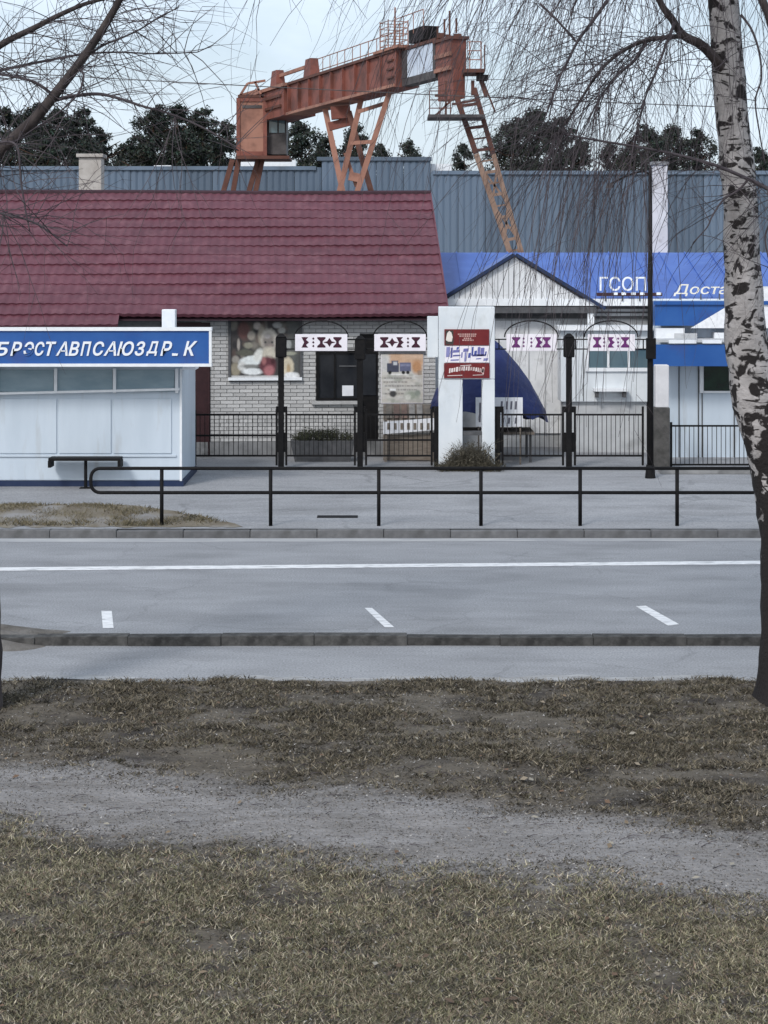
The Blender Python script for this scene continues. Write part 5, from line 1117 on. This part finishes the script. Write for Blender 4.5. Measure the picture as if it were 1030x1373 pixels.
# dark tree at the left edge
LT = D(950, 0); TZ2 = TZ; TZ = LT
lt = thing('bare_tree', 'dark bare tree with spreading limbs at the lawn edge opposite the kiosk', 'tree', (X(-26, LT), LT, -.05))
trp = [(-26, 985, 32), (-26, 940, 29), (-27, 850, 28), (-30, 700, 27), (-34, 520, 26), (-40, 360, 24), (-44, 260, 22), (-60, 120, 18), (-80, -60, 13), (-90, -260, 7)]
pts = catmull([P(a, c, LT) for a, c, _ in trp], 5); b = MB(); b.tube(pts, lerps([q_ / F * LT for _, _, q_ in trp], len(pts)), 16)
for i, v in enumerate(b.v):
    v = Vector(v); c = pts[min(i // 16, len(pts) - 1)]; b.v[i] = tuple(c + (v - c) * (1 + .12 * mnoise.noise(v * 5)))
b.build('trunk', M['bark'], lt, smooth=True)
LL = []
LL.append(limb(lt, [(-42, 262), (-12, 214), (18, 186), (48, 158), (75, 125), (104, 88), (128, 54), (148, 22), (164, -10), (178, -70), (186, -150)], .062, .022, M['bark'], [0, -.1, -.15, -.2, -.25, -.3, -.35, -.4, -.45, -.5, -.6]))
LL.append(limb(lt, [(-56, 140), (-28, 84), (5, 58), (45, 38), (80, 20), (115, 5), (150, -4)], .04, .015, M['bark'], [0, .2, .3, .35, .4, .45, .5]))
LL.append(limb(lt, [(62, 138), (92, 130), (130, 126), (160, 132), (190, 142), (235, 155), (285, 178), (320, 202)], .02, .006, M['twig'], [-.2, -.25, -.3, -.35, -.4, -.4, -.4, -.4]))
LL.append(limb(lt, [(72, 128), (50, 112), (25, 104), (-10, 100), (-40, 110)], .016, .008, M['twig'], [-.25, -.3, -.3, -.35, -.3]))
LL.append(limb(lt, [(-60, 120), (-20, 100), (30, 88), (80, 78), (118, 72), (160, 70), (210, 72), (265, 70)], .018, .005, M['twig'], [0, .3, .5, .6, .7, .7, .7, .7]))
LL.append(limb(lt, [(118, 74), (140, 60), (165, 50), (190, 38), (215, 22), (240, 10)], .012, .005, M['twig'], [-.3, -.3, -.3, -.3, -.3, -.3]))
LL.append(limb(lt, [(-44, 230), (-20, 200), (10, 190), (24, 200), (28, 240), (34, 280), (40, 310)], .014, .006, M['twig'], [0, -.3, -.4, -.45, -.45, -.45, -.45]))
LL.append(limb(lt, [(100, 90), (112, 100), (105, 125), (80, 150), (50, 170), (20, 190)], .012, .005, M['twig'], [-.3, -.35, -.4, -.4, -.4, -.4]))
LL.append(limb(lt, [(-42, 300), (-15, 285), (15, 290), (50, 300), (90, 330)], .014, .005, M['twig'], [0, -.3, -.4, -.5, -.5]))
hu = limb(lt, [(182, -100), (230, -150), (290, -150), (340, -110), (380, -60)], .025, .008, M['bark'], [-.55, -.6, -.6, -.6, -.6])
hu2 = limb(lt, [(-84, -100), (-20, -170), (60, -180), (130, -150), (200, -90)], .04, .01, M['bark'], [0, -.5, -.8, -1, -1.1])
tw = MB(); r = random.Random(5)
for pl, nn, L, dr in ((LL[0], 120, 1.4, .02), (LL[1], 70, 1.2, .03), (LL[2], 50, .9, .04), (LL[3], 34, 1.1, .05), (LL[4], 60, .9, .02), (LL[5], 14, .7, .0), (LL[6], 16, 1.2, .09), (LL[7], 12, .8, .06), (LL[8], 40, 1.2, .08), (hu, 60, 1.5, .09), (hu2, 60, 1.8, .09)):
    for j in range(nn):
        p = pl[r.randint(2, len(pl) - 1)]; strand(tw, p, (r.gauss(.3, .6), r.gauss(0, .4), r.gauss(.1, .6)), r.uniform(.35, 1) * L, dr, r.uniform(.003, .006), r, 3, .13, .25)
for px, py, zz in ((240, 262, -.5), (80, 300, -.5)):    # long sprays before the burgundy roof
    a = LL[2][30] if px > 200 else LL[8][10]
    for j in range(5): strand(tw, a, (r.gauss(.1, .3), 0, -1), r.uniform(.8, 1.3), .08, .005, r, 3, .1, .4)
tw.build('crown', M['twig'], lt); TZ = TZ2
